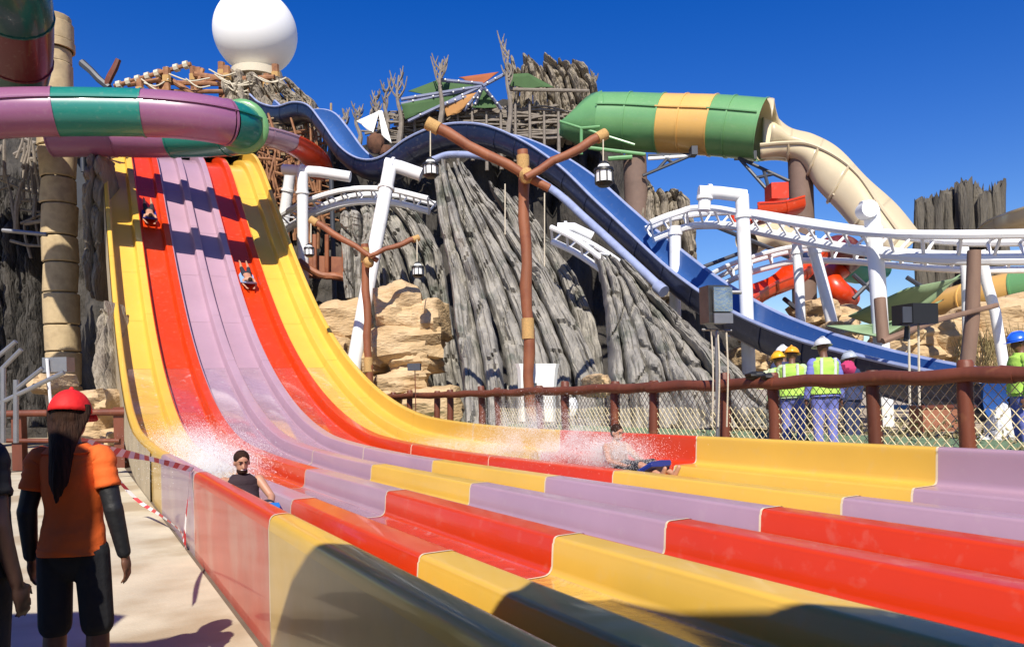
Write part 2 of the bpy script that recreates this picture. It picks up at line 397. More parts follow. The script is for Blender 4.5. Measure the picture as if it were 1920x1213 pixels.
fan('root_rock', 'tall grey root-shaped rock with long ridges in the centre', 'rock', [(818, 296), (812, 330), (822, 420), (838, 500), (852, 600), (866, 680), (872, 800)], [(868, 300), (905, 360), (965, 430), (1030, 520), (1085, 610), (1120, 700), (1135, 800)], 31, 22.5, 6, seed=4, amp=1.0, jag=.03)
fan('root_rock', 'grey rock ridge leaning left behind the small lamp post', 'rock', [(640, 378), (650, 420), (690, 480), (720, 560), (742, 640), (760, 720), (770, 800)], [(760, 372), (800, 420), (830, 480), (842, 560), (856, 640), (868, 720), (880, 800)], 36, 31.5, 5, seed=12, amp=.8, jag=.05)
fan('root_rock', 'lower grey ridged rock beneath the blue slide', 'rock', [(1118, 470), (1134, 520), (1142, 600), (1150, 680), (1160, 800)], [(1168, 478), (1240, 560), (1330, 640), (1405, 710), (1480, 800)], 25, 19.5, 8, seed=21, amp=.8, jag=.04)
fan('root_rock', 'broad smooth grey slab rock right of the tall lamp post', 'rock', [(905, 330), (950, 400), (985, 500), (1010, 600), (1030, 700), (1040, 800)], [(960, 350), (1015, 420), (1080, 520), (1118, 600), (1128, 660), (1140, 800)], 31.5, 24, 3, seed=33, amp=.7, jag=.08)
fan('jagged_rock', 'jagged grey trunk-like rock crown above the twig fence', 'rock', [(950, 108), (952, 130), (956, 170), (952, 215), (948, 260)], [(1050, 92), (1095, 125), (1118, 165), (1135, 205), (1175, 260)], 41, 40, 13, M_rockw, seed=41, amp=.6, jag=.22, rough=.3)
fan('root_rock', 'grey fluted rock standing right of the brown column', 'rock', [(1205, 345), (1200, 380), (1195, 430), (1190, 560)], [(1262, 352), (1290, 380), (1300, 430), (1310, 560)], 34, 33, 6, M_rockw, seed=43, amp=.5, jag=.12)
fan('weathered_trunk', 'weathered grey trunk standing between stone pillar and steep slide', 'rock', [(172, 292), (158, 330), (156, 420), (158, 500), (170, 560)], [(188, 282), (192, 330), (190, 420), (186, 490), (180, 560)], 31, 30.5, 2, M_rockw, seed=51, amp=.22, jag=.02, rough=.2)
fan('weathered_trunk', 'pale grey trunk foot beside the lower edge of steep slide', 'rock', [(188, 590), (180, 640), (178, 700), (184, 800), (195, 880)], [(200, 560), (204, 640), (210, 720), (222, 800), (228, 880)], 25, 21.5, 2, M_rockw, seed=52, amp=.18, jag=.02, rough=.2)
M_dtrunk = mat('dark_trunk', (.15, .13, .10), .9, .5, 1.2, .9, 7, stretch=(2, 2, .3), col2=(.045, .04, .035), detail=10, bdist=.1)
def palisade(label, cols, Y, m_, seed, ry=1.2, zb=.3):
    rd = random.Random(seed); t = thing('broken_trunks', label, 'tree trunks', (P(cols[0][0], 500, Y).x, Y, zb))
    for k, (u, v, w) in enumerate(cols):
        yy = Y + rd.uniform(-.5, .5) * ry; a = P(u, v, yy); r = w * .5 * yy / F; n = 16; L = a.z - zb
        mb = MB(); mb.tube([Vector((a.x + .04 * math.sin(q * .9 + k), yy + .03 * math.sin(q * 1.3 + k * 2), zb + L * q / n)) for q in range(n + 1)], lambda q: r * (1.08 - .1 * q / n + .05 * math.sin(q * 1.7 + k * 3)) * (1 if q < n else .8), 11, wob=.35)
        for p in mb.v:      # broken, splintered tops
            if p.z > zb + L - .05: p.z += rd.uniform(-.35, .25)
            vd = noise.voronoi(Vector((p.x * 2.5, p.y * 2.5, p.z * .6)))[0]; e = max(0, 1 - (vd[1] - vd[0]) / .15) * .06; p.y += e
        mb.build('trunk', m_, t, True, 45)
    return t
rdp = random.Random(61)
palisade('dark flat-topped ring of broken trunks standing alone at the right', [(1722 + i * 9.2, 372 - (26 if 5 < i < 13 else 0) - (14 if i > 12 else 0) + rdp.uniform(-12, 12), rdp.uniform(14, 24)) for i in range(18)], 33, M_dtrunk, 61)
fan('cave_trunk', 'ridged rock with shade in its colour left of the stone pillar', 'rock', [(-60, 300), (-60, 500), (-60, 800)], [(90, 300), (80, 500), (85, 800)], 37, 34, 8, M_rockd, seed=66, amp=.8, jag=.1)

# ------------------------------------------------------------ sandstone outcrops, built boulder by boulder
def outcrop(label, rects, Y, dY, seed):
    rd = random.Random(seed); us = [r[0] for r in rects]; b = P(sum(us) / len(us), max(r[3] for r in rects), Y)
    t = thing('sandstone_outcrop', label, 'rock', (b.x, b.y, 0))
    for k, (u0, v0, u1, v1) in enumerate(rects):
        Yk = Y + rd.uniform(-.4, .4) - dY * (v1 / 800.0) + (max(0, 740 - (u0 + u1) / 2) * .03 if Y == 29.5 else 0); c = P((u0 + u1) / 2, (v0 + v1) / 2, Yk); s = Yk / F
        mb = MB(); rx = (u1 - u0) / 2 * s * 1.02; rz_ = (v1 - v0) / 2 * s * 1.0
        mb.ball(c + Vector((0, .5, 0)), rx, max(1.1, rx * .5), rz_, 26, wob=.22, seed=seed * 3.1 + k * 7.7, boxy=.62, M=Matrix.Rotation(rd.uniform(-.3, .3), 3, 'Z') @ Matrix.Rotation(-.08, 3, 'Y'))
        for i, p in enumerate(mb.v):   # strata
            w = math.sin(p.z * 9 + nz(p, .7, k) * 3); p.y -= .07 * (1 if w > .2 else 0) + nz(p, 2.4, k) * .1; p.x += nz(p, 1.7, k + 4) * .1
        mb.build('boulder', M_sst, t, True, 38)
    return t
outcrop('pale sandstone outcrop in layers behind the small lamp post',
        [(700, 530, 790, 628), (592, 562, 690, 640), (690, 606, 826, 680), (598, 628, 660, 690), (650, 640, 730, 704), (735, 660, 822, 702), (620, 690, 720, 745), (700, 696, 800, 740), (640, 735, 760, 800), (745, 725, 860, 800), (780, 560, 835, 640), (585, 600, 610, 680)], 29.5, 3.0, 5)
outcrop('rough sandstone boulders under the green shade sails at right',
        [(1660, 610, 1760, 660), (1740, 590, 1830, 670), (1820, 560, 1930, 640), (1840, 620, 1960, 700), (1690, 640, 1800, 710), (1600, 640, 1700, 700), (1560, 600, 1610, 650), (1750, 655, 1870, 740), (1890, 545, 2000, 600)], 25, 3, 9)
outcrop('small sandstone boulders below the far white supports',
        [(1505, 560, 1560, 606), (1540, 572, 1600, 612), (1395, 590, 1450, 640), (1420, 640, 1470, 690), (1380, 650, 1430, 700)], 27, 1, 14)
outcrop('sandstone boulders beside the railing at the foot of the pillar',
        [(150, 730, 200, 775), (165, 765, 215, 830), (60, 700, 100, 740), (215, 800, 250, 850)], 22, 1, 17)
outcrop('small upright sandstone block behind the fence', [(1112, 700, 1134, 745)], 19, 0, 19)

# ------------------------------------------------------------ carved stone pillar
b = P(122, 800, 33)
pil = thing('stone_pillar', 'tall pale stone pillar of stacked blocks crossed by the tubes', 'pillar', (b.x, 33, 0))
zt = P(122, 60, 33).z; z = .1; k = 0
while z < zt - 1.7:
    h = rnd(1.1, 1.6); mb = MB(); rr = .70 + .015 * math.sin(k * 2.1)
    rows = []
    for zz, rm in ((z + .02, .93), (z + .07, 1), (z + h - .07, 1), (z + h - .02, .93)):
        rows.append([Vector((b.x + .02 * k * 0 + math.cos(a) * rr * rm, 33 + math.sin(a) * rr * rm, zz)) * 1 for a in [2 * math.pi * j / 14 for j in range(14)]])
    for r_ in rows:
        for p in r_: q = nz(p, 1.3, k) * .08; p.x += q; p.y += q
    mb.grid(rows, close=True); mb.build('stone_block', M_stone, pil, True, 35); z += h; k += 1
for hh, rr in ((.55, .66), (.35, .80), (.75, .76), (.28, .68)):
    mb = MB(); rows = []
    for zz, rm in ((z, .9), (z, 1), (z + hh - .03, 1), (z + hh, .95), (z + hh, .02)):
        rows.append([Vector((b.x + math.cos(a) * rr * rm, 33 + math.sin(a) * rr * rm, zz)) for a in [2 * math.pi * j / 16 for j in range(16)]])
    mb.grid(rows, close=True); mb.build('capital_stone', M_stone, pil, True, 35); z += hh + .02

# ------------------------------------------------------------ tube slides
def tube_slide(t, path, r, segs, ribcol=None, seam=True, horizontal_seam=True, nseg=24):
    """segs = [(arc fraction end, colour)]; each moulded length is its own part"""
    path = resample(path, .25); N = len(path); i0 = 0
    for fr, c in segs:
        i1 = min(N - 1, int(fr * (N - 1)))
        if i1 - i0 < 1: continue
        mb = MB(); mb.tube(path[i0:i1 + 1], r, nseg, caps=False); mb.build('tube_section', gel(c), t, True, 70)
        mb = MB(); d_ = (path[min(N - 1, i1 + 1)] - path[i1 - 1]).normalized()
        mb.tube([path[i1] - d_ * .03, path[i1] + d_ * .03], r * 1.035, nseg, caps=(fr < 1)); mb.build('flange', gel(ribcol or c) if ribcol else gel(c), t, True, 40)
        if horizontal_seam:
            mb = MB(); rows = []
            for i in range(i0, i1 + 1):
                d_ = (path[min(N - 1, i + 1)] - path[max(0, i - 1)]).normalized(); x = Vector((-d_.y, d_.x, 0)).normalized()
                if x.y > 0: x = -x
                rows.append([path[i] + x * r * .97 + Vector((0, 0, r * .28 + w)) + x * o for w, o in ((.05, 0), (.05, .06), (-.0, .06), (-.0, 0))])
            mb.grid(rows); mb.build('seam_rib', gel(c), t, True, 30)
        i0 = i1
E_ = None
t = thing('tube_slide', 'lilac and teal tube slide curving across above the steep slide', 'tube slide', P(160, 800, 27))
def frac_u(path, ths):
    """arc fractions at which the path first reaches each bearing on its way right"""
    path = resample(path, .25); out = []
    for th in ths:
        for i, p in enumerate(path):
            x, z_ = p.x / p.y, (p.z - CAMH) / p.y; u = 960 + F * (x * cR - z_ * sR)
            if u >= th: break
        out.append(i / (len(path) - 1))
    return out
pth = smooth_path([P(-420, 236, 22.5), P(-200, 228, 24), P(0, 213, 25.6), P(130, 210, 26.4), P(265, 212, 27), P(360, 219, 27.4), P(425, 230, 28), P(458, 240, 29.2), P(455, 250, 30.6), P(400, 256, 31.3), P(290, 258, 31.5), P(200, 256, 31.2), P(100, 256, 31)], 10)
fu = frac_u(pth, [-180, -40, 98, 268, 414, 452])
tube_slide(t, pth, .80, [(fu[0], 'E'), (fu[1], 'P'), (fu[2], 'P'), (fu[3], 'E'), (fu[4], 'P'), (fu[5], 'E'), (.70, 'E'), (.80, 'E'), (.9, 'P'), (1, 'P')])
rp = resample(pth, .25); k = int(fu[5] * (len(rp) - 1)); d_ = (rp[k + 1] - rp[k - 1]).normalized()
mb = MB(); mb.tube([rp[k] - d_ * .1, rp[k] - d_ * .02, rp[k] + d_ * .04], [.84, .98, 1.0], 28); mb.build('bend_collar', gel('G'), t, True, 50)
t = thing('tube_slide', 'maroon and green tube slide, colours darkened for shade, hanging down in the top left corner', 'tube slide', P(-10, 800, 27))  # shade on this tube comes from its darkened colours
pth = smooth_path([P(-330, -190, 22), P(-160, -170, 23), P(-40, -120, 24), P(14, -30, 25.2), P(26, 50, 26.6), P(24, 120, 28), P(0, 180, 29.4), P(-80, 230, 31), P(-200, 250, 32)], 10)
rp = resample(pth, .25)
def frac_v(th):
    for i, p in enumerate(rp):
        if p.y > 24 and 742 - F * (p.z - CAMH) / p.y > th - 14: return i / (len(rp) - 1)
    return 1
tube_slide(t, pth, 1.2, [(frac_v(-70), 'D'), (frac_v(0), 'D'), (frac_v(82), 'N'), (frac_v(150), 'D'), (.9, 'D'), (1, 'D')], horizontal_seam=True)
for px, y_, z1 in ((-40, 33, 8.6),):
    mb = MB(); p = P(px, 800, y_); mb.tube([(p.x, y_, 0), (p.x, y_, z1)], .22, 12); mb.build('support_column', M_dark, t)
# lower half-tube that emerges on the right of the bend: lilac then red
t = thing('half_tube_slide', 'lilac and red open tube running down right of the bend', 'tube slide', P(530, 800, 38))
def flume(t, path, hw, dep, cols, thick=.05, name='flume_section', rim=None, lip=.08, outc=None):
    path = resample(path, .35); N = len(path); nseg = len(cols)
    bounds = [int(round(i * (N - 1) / nseg)) for i in range(nseg + 1)]
    prof_ = []
    for k in range(13):
        a = math.pi * (k / 12); prof_.append((-math.cos(a) * hw, -math.sin(a) ** .55 * dep if math.sin(a) > 0 else 0))
    outer = [(x * (1 + thick / hw), y - thick if 0 < i < 12 else y) for i, (x, y) in enumerate(prof_)]
    ring = [(-hw - lip, 0.0)] + prof_ + [(hw + lip, 0.0), (hw + lip, -.07), (hw + thick, -.07)] + outer[::-1][1:-1] + [(-hw - thick, -.07), (-hw - lip, -.07)]
    for c, i0, i1 in zip(cols, bounds, bounds[1:]):
        rows = []
        for i in range(i0, i1 + 1):
            d_ = (path[min(N - 1, i + 1)] - path[max(0, i - 1)]).normalized()
            x = Vector((0, 0, 1)).cross(d_).normalized(); y = d_.cross(x)
            rows.append([path[i] + x * a + y * b_ for a, b_ in ring])
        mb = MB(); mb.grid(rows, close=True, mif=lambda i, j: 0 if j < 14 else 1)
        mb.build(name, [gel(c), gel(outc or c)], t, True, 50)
        rows = []
        for i in range(i0, i1 + 1):
            d_ = (path[min(N - 1, i + 1)] - path[max(0, i - 1)]).normalized()
            x = Vector((0, 0, 1)).cross(d_).normalized(); y = d_.cross(x); rows.append((path[i], x, y))
        if rim:
            for sgn in (-1, 1):
                mb = MB(); mb.tube([p + x * sgn * (hw + lip) + y * .0 for p, x, y in rows], .055, 6); mb.build('rim', rim, t)
        p, x, y = rows[0]; d_ = x.cross(y)
        mb = MB(); mb.grid([[p + x * a * 1.03 + y * (b_ * 1.03 - .01) + d_ * w for a, b_ in outer] for w in (-.04, .04)]); mb.build('flange', gel(outc or c), t)
flume(t, smooth_path([P(440, 236, 31.5), P(480, 243, 32.2), P(520, 252, 33.2), P(560, 268, 34.5), P(588, 290, 36), P(600, 315, 38)], 8), .55, .55, ['L', 'L', 'R', 'R', 'R'])
# blue racing flume
t = thing('blue_flume', 'long blue open slide dipping and descending over the grey rocks', 'water slide', P(1000, 800, 28))
rimM = mat('pale_blue_rim', (.33, .38, .58), .35)
blue = smooth_path([P(492, 183, 45), P(512, 200, 44), P(540, 207, 43), P(572, 199, 42), P(602, 205, 41), P(628, 235, 40), P(660, 278, 38.8), P(697, 303, 37.5), (P(735, 302, 36.5)), P(780, 270, 35.6), P(830, 248, 34.8), P(885, 240, 34), P(945, 247, 33), P(1010, 274, 31.6), P(1080, 320, 30), P(1150, 384, 28.3), P(1230, 455, 26.4), P(1310, 520, 24.4), P(1400, 577, 22.3), P(1500, 621, 20.2), P(1600, 652, 18.4), P(1700, 676, 17), P(1790, 694, 15.9), P(1900, 712, 14.6)], 8)
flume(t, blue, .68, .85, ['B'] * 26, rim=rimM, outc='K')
# stiffener pipe under the descending part
mb = MB(); mb.tube(smooth_path([P(812, 300, 34), P(850, 290, 33.5), P(930, 300, 32), P(1030, 352, 29.8), P(1100, 412, 28), P(1180, 485, 26), P(1242, 543, 24.6)], 8), .15, 12)
mb.build('side_pipe', rimM, t)
mb = MB(); mb.tube([P(1232, 536, 24.75), P(1245, 547, 24.5)], .2, 12); mb.build('pipe_end', rimM, t)
for u, Y in ((640, 40), (760, 36.5), (1350, 23.9), (1560, 19.5)):
    p = [q for q in blue if abs(q.y - Y) < .5][0]; mb = MB(); mb.tube([(p.x, p.y, .3), (p.x, p.y, p.z - .9)], .13, 10); mb.build('support_column', M_dark, t)
# green and orange closed tube with cream half-pipe
t = thing('tube_slide', 'green and orange closed tube slide high on the right against the sky', 'tube slide', P(1240, 800, 34))
pth = smooth_path([P(1128, 228, 34.6), P(1180, 229, 34.2), P(1245, 232, 33.6), P(1340, 236, 32.6), P(1430, 244, 31.7)], 10)
tube_slide(t, pth, 1.24, [(.2, 'G'), (.40, 'G'), (.55, 'O'), (.70, 'O'), (.82, 'G'), (1, 'G')], ribcol=None)
# funnel mouth at left
mb = MB(); rows = []; tip = P(1050, 232, 35.2)
for q in range(9):
    f = q / 8; c = P(1128, 228, 34.6).lerp(tip, f); row = []
    for j in range(17):
        a = math.pi * (1.0 + j / 16); open_ = f
        top_a = math.radians(90 - 70 * min(1, f * 1.3)); ang = math.pi * 1.5 + (j / 16 - .5) * 2 * (math.pi * (1 - .55 * f))
        rr = 1.24 * (1 - .62 * f ** 1.4); row.append(c + Vector((0, math.cos(ang) * rr, math.sin(ang) * rr)))
    rows.append(row)
mb.grid(rows); o = mb.build('mouth_funnel', gel('G'), t); o.modifiers.new('Solidify', 'SOLIDIFY').thickness = .06
mb = MB(); mb.tube([P(1090, 240, 33.6), P(1090, 290, 33.6)], .07, 8); mb.tube([P(1088, 241, 33.6), P(1125, 238, 33.4)], .07, 8); mb.tube([P(1050, 228, 34.2), P(1120, 250, 33.4), P(1190, 272, 33.2)], .06, 8); mb.tube([P(1100, 277, 33.3), P(1210, 290, 33)], .08, 8); mb.tube([P(1140, 298, 33), P(1185, 295, 33)], .1, 8)
mb.build('access_frame', gel('G'), t)
for u, Y in ((1190, 33.6), (1500, 31)):
    p = P(u, 292, Y); w = (P(u + 22, 292, Y) - P(u, 292, Y)).length
    mb = MB(); mb.tube([(p.x, Y, .4), (p.x + .02, Y, p.z * .5), (p.x, Y, p.z)], w, 16); 
    q = tag(mb.build('brown_column', mat('brown_render', (.20, .13, .10), .8, .35, 1.2, .4, 6), None), 'thick brown column under the %s' % ('mouth of the green tube' if u < 1300 else 'cream half pipe'), 'column')
def truss(parent, a, b, c_, r=.07):
    for s_, e in ((a, c_), (b, c_), (a.lerp(c_, .3), b.lerp(c_, .5)), (a.lerp(c_, .6), b.lerp(c_, .3))):
        mb = MB(); mb.tube([s_, e], r, 7); mb.build('brace', M_dark, parent)
truss(t, P(1205, 330, 33), P(1215, 292, 33), P(1300, 290, 32.8)); truss(t, P(1470, 392, 31), P(1480, 340, 31), P(1385, 296, 32)); 
mb = MB(); mb.tube([P(1215, 298, 33), P(1300, 292, 32.8)], .08, 8); mb.build('brace', M_white, t)
for u, v in ((1300, 285), (1385, 290), (1410, 294)):
    mb = MB(); p = P(u, v, 32.4); mb.box(p, .25, .5, .35); mb.build('bracket', M_dark, t)
t = thing('half_pipe_slide', 'cream half pipe slide sweeping down from the green tube', 'water slide', P(1560, 800, 30))
def halfpipe(t, pts, Y0, th, m, name, n_sub=10):
    """pts: (near rim uv, far rim uv, bottom uv, Y) sections of a deep open trough"""
    A = smooth_path([P(*p[0], p[3] - .9) for p in pts], n_sub); B = smooth_path([P(*p[1], p[3] + 1.0) for p in pts], n_sub); C_ = smooth_path([P(*p[2], p[3]) for p in pts], n_sub)
    segn = max(2, len(A) // 5); i = 0
    while i < len(A) - 1:
        j = min(len(A) - 1, i + segn); rows = []
        for k in range(i, j + 1):
            a, b, c = A[k], B[k], C_[k]; row = []
            for q in range(13):
                f = q / 12; w = math.sin(math.pi * f) ** .6; base = a.lerp(b, f); row.append(base + (c - (a + b) / 2) * w)
            rows.append(row)
        mb = MB(); mb.grid(rows); o = mb.build(name, m, t, True, 60); md = o.modifiers.new('Solidify', 'SOLIDIFY'); md.thickness = .07
        mb = MB(); mb.tube([A[k] for k in range(i, j + 1)], .07, 6); mb.build('rim', m, t)
        a, b, c = A[j], B[j], C_[j]
        mb = MB(); mb.tube([a.lerp(b, q / 8) + (c - (a + b) / 2) * math.sin(math.pi * q / 8) ** .6 * 1.04 for q in range(9)], .06, 6); mb.build('rib', m, t)
        i = j
halfpipe(t, [((1425, 272), (1430, 192), (1428, 288), 31.7), ((1470, 268), (1475, 238), (1470, 295), 31.4), ((1515, 270), (1525, 254), (1505, 312), 31), ((1565, 292), (1572, 280), (1530, 352), 30.4), ((1610, 328), (1625, 335), (1570, 395), 29.6), ((1650, 385), (1680, 385), (1610, 440), 28.8), ((1690, 440), (1725, 440), (1660, 490), 28)], 31, .07, gel('C'), 'half_pipe_section')
mb = MB(); rows = []; c0 = P(1428, 244, 31.75); c1 = P(1530, 276, 31.1)
for q in range(15):
    f = q / 14; c = c0.lerp(c1, f) + Vector((0, 0, .25 * math.sin(math.pi * f))); r = 1.25 - .2 * f; E_ = math.radians(6 + 174 * (1 - f) ** 2.4); a0 = math.radians(-175 + 25 * min(1, f * 3))
    rows.append([c + Vector((0, math.cos(a0 + (E_ - a0) * k / 20) * r, math.sin(a0 + (E_ - a0) * k / 20) * r)) for k in range(21)])
mb.grid(rows); o = mb.build('cowl', gel('C'), t); o.modifiers.new('Solidify', 'SOLIDIFY').thickness = .06
mb = MB(); mb.tube([P(1560, 362, 29.4), P(1580, 380, 29.3), P(1600, 412, 29.2)], .06, 7); mb.tube([P(1575, 350, 29.6), P(1610, 345, 29.4)], .06, 7); mb.build('strut', gel('C'), t)
t = thing('cream_flume', 'cream flume coming in at the far right edge', 'water slide', P(1900, 800, 30))
flume(t, smooth_path([P(1960, 385, 27), P(1920, 398, 28), P(1885, 412, 30), P(1850, 440, 33)], 8), .6, .6, ['C'] * 3)
t = thing('tan_flume', 'yellow tan flume behind the shade sails at the right', 'water slide', P(1850, 800, 27))
tube_slide(t, smooth_path([P(1990, 522, 24), P(1900, 545, 25), P(1830, 560, 26), P(1760, 580, 27.5)], 8), .62, [(.35, 'G'), (.7, 'O'), (1, 'O')], horizontal_seam=False)
# low red slides behind
t = thing('red_slide', 'bright red slide tower piece behind the white track', 'water slide', P(1430, 800, 29))
flume(t, smooth_path([P(1395, 388, 29), P(1440, 385, 29.5), P(1480, 375, 30)], 6), .7, .6, ['R', 'R'])
mb = MB(); mb.box(P(1456, 362, 29.6), .65, .8, .6); mb.build('red_housing', gel('R'), t, False)
t = thing('red_slide', 'long red flume sloping behind the white supports', 'water slide', P(1450, 800, 27))
flume(t, smooth_path([P(1380, 560, 25), P(1420, 535, 26), P(1480, 510, 27), P(1520, 470, 28)], 6), .55, .5, ['R', 'R', 'R'])
t = thing('spiral_slide', 'coiled red tube beside the brown column', 'tube slide', P(1575, 800, 29))
tube_slide(t, smooth_path([P(1545, 470, 28), P(1580, 462, 28), P(1600, 480, 29), P(1580, 500, 30), P(1555, 520, 29), P(1570, 545, 28.4), P(1590, 560, 29)], 8), .42, [(.5, 'N'), (1, 'R')], horizontal_seam=False)
t = thing('spiral_slide', 'dark blue and teal tube half hidden behind the tracks', 'tube slide', P(1620, 800, 30))
tube_slide(t, smooth_path([P(1400, 455, 29), P(1440, 440, 29.5), P(1490, 462, 30), P(1600, 505, 31), P(1650, 498, 31.5)], 8), .55, [(.3, 'C'), (.6, 'B'), (1, 'T')], horizontal_seam=False)
for i, (a, b) in enumerate(((P(1320, 500, 27), P(1400, 470, 27.5)), (P(1600, 560, 28), P(1650, 510, 28)), (P(1650, 560, 28), P(1600, 515, 28)), (P(1290, 545, 27), P(1370, 560, 26)), (P(1470, 560, 27), P(1520, 600, 26)), (P(1330, 420, 28), P(1480, 480, 28)), (P(1700, 520, 28), P(1740, 545, 28)))):
    mb = MB(); mb.tube([a, b], .08, 6); tag(mb.build('steel_brace', M_dark, None), ['dark brace above the blue slide left of white supports', 'rising dark brace right of the coiled red tube', 'falling dark brace right of the coiled red tube', 'dark brace just over the blue slide rim', 'dark brace under the long red flume', 'long dark brace behind the red slides', 'short dark brace near the dark trunk ring'][i], 'brace')
# ------------------------------------------------------------ white coaster tracks and supports
def track(label, pts, gauge=.55, drop=.42, r=.10, tie=.75):
    """two rails over a backbone pipe with a tie at every step"""
    path = resample(smooth_path(pts, 10), .35); b = path[len(path) // 2]
    t = thing('coaster_track', label, 'coaster track', (b.x, b.y, 0)); L_, R_, B_ = [], [], []
    for i, p in enumerate(path):
        d_ = (path[min(len(path) - 1, i + 1)] - path[max(0, i - 1)]).normalized(); x = Vector((0, 0, 1)).cross(d_).normalized(); y = d_.cross(x)
        L_.append(p + x * gauge); R_.append(p - x * gauge); B_.append(p - y * drop)
    for q, rr in ((L_, r), (R_, r)):
        mb = MB(); mb.tube(q, rr, 8); mb.build('rail', M_white, t)
    mb = MB(); mb.tube(B_, r * 1.25, 8); mb.build('backbone', M_white, t)
    for i in range(0, len(path), 2):
        mb = MB(); mb.tube([L_[i], B_[i], R_[i]], .045, 6); mb.tube([L_[i], R_[i]], .04, 6); mb.build('tie', M_white, t)
    return t
track('white coaster track curving over behind the lamp post, left of the blue slide', [P(520, 425, 38), P(560, 398, 36.5), (P(610, 374, 35.6)), P(670, 360, 35.2), P(740, 362, 35), P(810, 378, 34.6)], .52, .45, .13)
track('short white track end poking out left of the lower grey rock', [P(1045, 430, 26.5), P(1085, 448, 26), P(1120, 470, 25.5), P(1150, 492, 25)], .4, .45, .09)
track('long upper white coaster track crossing behind the blue slide to the right edge', [P(1215, 424, 27), P(1255, 408, 27), P(1300, 397, 27), P(1370, 395, 26), P(1450, 408, 24), P(1560, 426, 21.5), P(1680, 441, 19.5), P(1800, 447, 18.5), P(1960, 446, 18)], .5, .5, .11)
track('lower white coaster track behind the white columns', [P(1335, 520, 27.5), P(1380, 497, 27), P(1440, 478, 26.5), P(1500, 466, 26), P(1600, 466, 25), P(1700, 474, 24), P(1820, 480, 23), P(1960, 478, 22.5)], .4, .42, .085)
def wpost(label, segs, r=.22, collars=True):
    b = segs[0][-1]; t = thing('white_support', label, 'steel support', (b.x, b.y, 0))
    for k, sg in enumerate(segs):
        mb = MB(); mb.tube(sg, r if k == 0 else r * .95, 14); mb.build('pipe', M_white, t, True, 45)
        if collars:
            a, c = Vector(sg[0]), Vector(sg[1]); d_ = (c - a).normalized(); m_ = a.lerp(c, .3 if k == 0 else .5); mb = MB()
            mb.tube([m_ - d_ * .05, m_ + d_ * .05], r * 1.22, 14); mb.build('collar', M_white, t, True, 40)
    return t
wpost('leftmost slanted white pipe support beside the steep slide', [[P(545, 322, 37.5), P(528, 440, 38), P(517, 600, 38.5), P(515, 735, 38.5)]], .27)
wpost('upright white pipe column with crossbeam right of the steep slide', [[P(567, 325, 34.5), P(568, 450, 34.5), P(572, 740, 34.5)], [P(532, 318, 35), P(600, 323, 34.5), P(657, 332, 34.5)]], .25)
wpost('slanted white mast with an arm in front of the blue slide dip', [[P(733, 306, 30), P(702, 470, 29), P(664, 680, 28), P(658, 790, 28)], [P(722, 308, 30), P(750, 314, 30), P(790, 328, 30)]], .27)
wpost('thick white column with a crossarm above the blue slide', [[P(1391, 366, 23), P(1397, 500, 23), P(1408, 800, 23)], [P(1310, 360, 23), P(1350, 362, 23), P(1398, 368, 23)], [P(1322, 362, 23), P(1321, 380, 23), P(1320, 395, 23)]], .2)
wpost('thick white column with round cap below the half pipe', [[P(1634, 392, 20), P(1645, 520, 20), P(1662, 800, 20)], [P(1618, 395, 20), P(1625, 393, 20), P(1640, 402, 20)]], .2)
wpost('slim upright of the white a-frame pair', [[P(1493, 445, 24), P(1499, 540, 24), P(1508, 800, 24)]], .15)
wpost('slanting leg of the white a-frame pair', [[P(1520, 445, 23.5), P(1545, 540, 23.5), P(1560, 605, 23.5), P(1590, 800, 23.5)]], .17)
wpost('left white leg at the right behind the brown log post', [[P(1806, 455, 20), P(1812, 530, 20), P(1818, 800, 20)]], .12)
wpost('right slanting white leg behind the brown log post', [[P(1838, 470, 20), P(1850, 530, 20), P(1866, 585, 20), P(1900, 800, 20)]], .13)
wpost('short white column under the near bend of upper track', [[P(1266, 425, 26.5), P(1266, 470, 26.5), P(1266, 700, 26.5)], [P(1045, 428, 27), P(1075, 428, 27), P(1110, 445, 27)]], .2)
for i, (u, v, Y) in enumerate(((1622, 396, 20), (1738, 300, 26))):
    if i: continue
    mb = MB(); c = P(u, v, Y); mb.tube([c + Vector((0, -.3, 0)), c + Vector((0, .1, 0))], .22, 18); tag(mb.build('pipe_cap', M_white, None), 'round white cap on top of the thick column', 'pipe cap')

# ------------------------------------------------------------ white ball on its timber tower
c = P(479, 62, 50); R_ = 76 / F * 50
t = thing('white_ball', 'huge white ball standing on the timber tower', 'ball', (c.x, c.y, c.z - R_))
mb = MB(); mb.ball(c, R_, n=64); mb.build('shell', M_ballw, t, True, 180)
mb = MB(); mb.tube([c - Vector((0, 0, R_ * .98)), c - Vector((0, 0, R_ * .98 + .5))], 1.6, 20); mb.build('mount', M_ropew, t)
rd = random.Random(3)
def logpost(mb, p0, p1, r, n=8): mb.tube([p0, p0.lerp(p1, .33) + Vector((rd.uniform(-.05, .05), 0, 0)), p0.lerp(p1, .66) + Vector((rd.uniform(-.05, .05), 0, 0)), p1], [r, r * .95, r * .92, r * .85], n, wob=.2)
t = thing('timber_tower', 'rickety timber scaffold tower below the white ball', 'tower', (c.x, 49, 0))
posts = [(262, 150), (300, 132), (312, 128), (362, 126), (372, 128), (415, 118), (425, 125), (516, 122), (500, 140), (455, 140), (540, 160)]
for u, v in posts:
    Y = rd.uniform(47, 50); p = P(u, v, Y); mb = MB(); logpost(mb, p, Vector((p.x + rd.uniform(-.1, .1), Y, p.z - 6)), .22); mb.build('post', M_scaf, t)
    mb = MB(); mb.tube([p - Vector((0, 0, .5)), p - Vector((0, 0, .9))], .27, 8); mb.build('rope_lashing', M_rope, t)
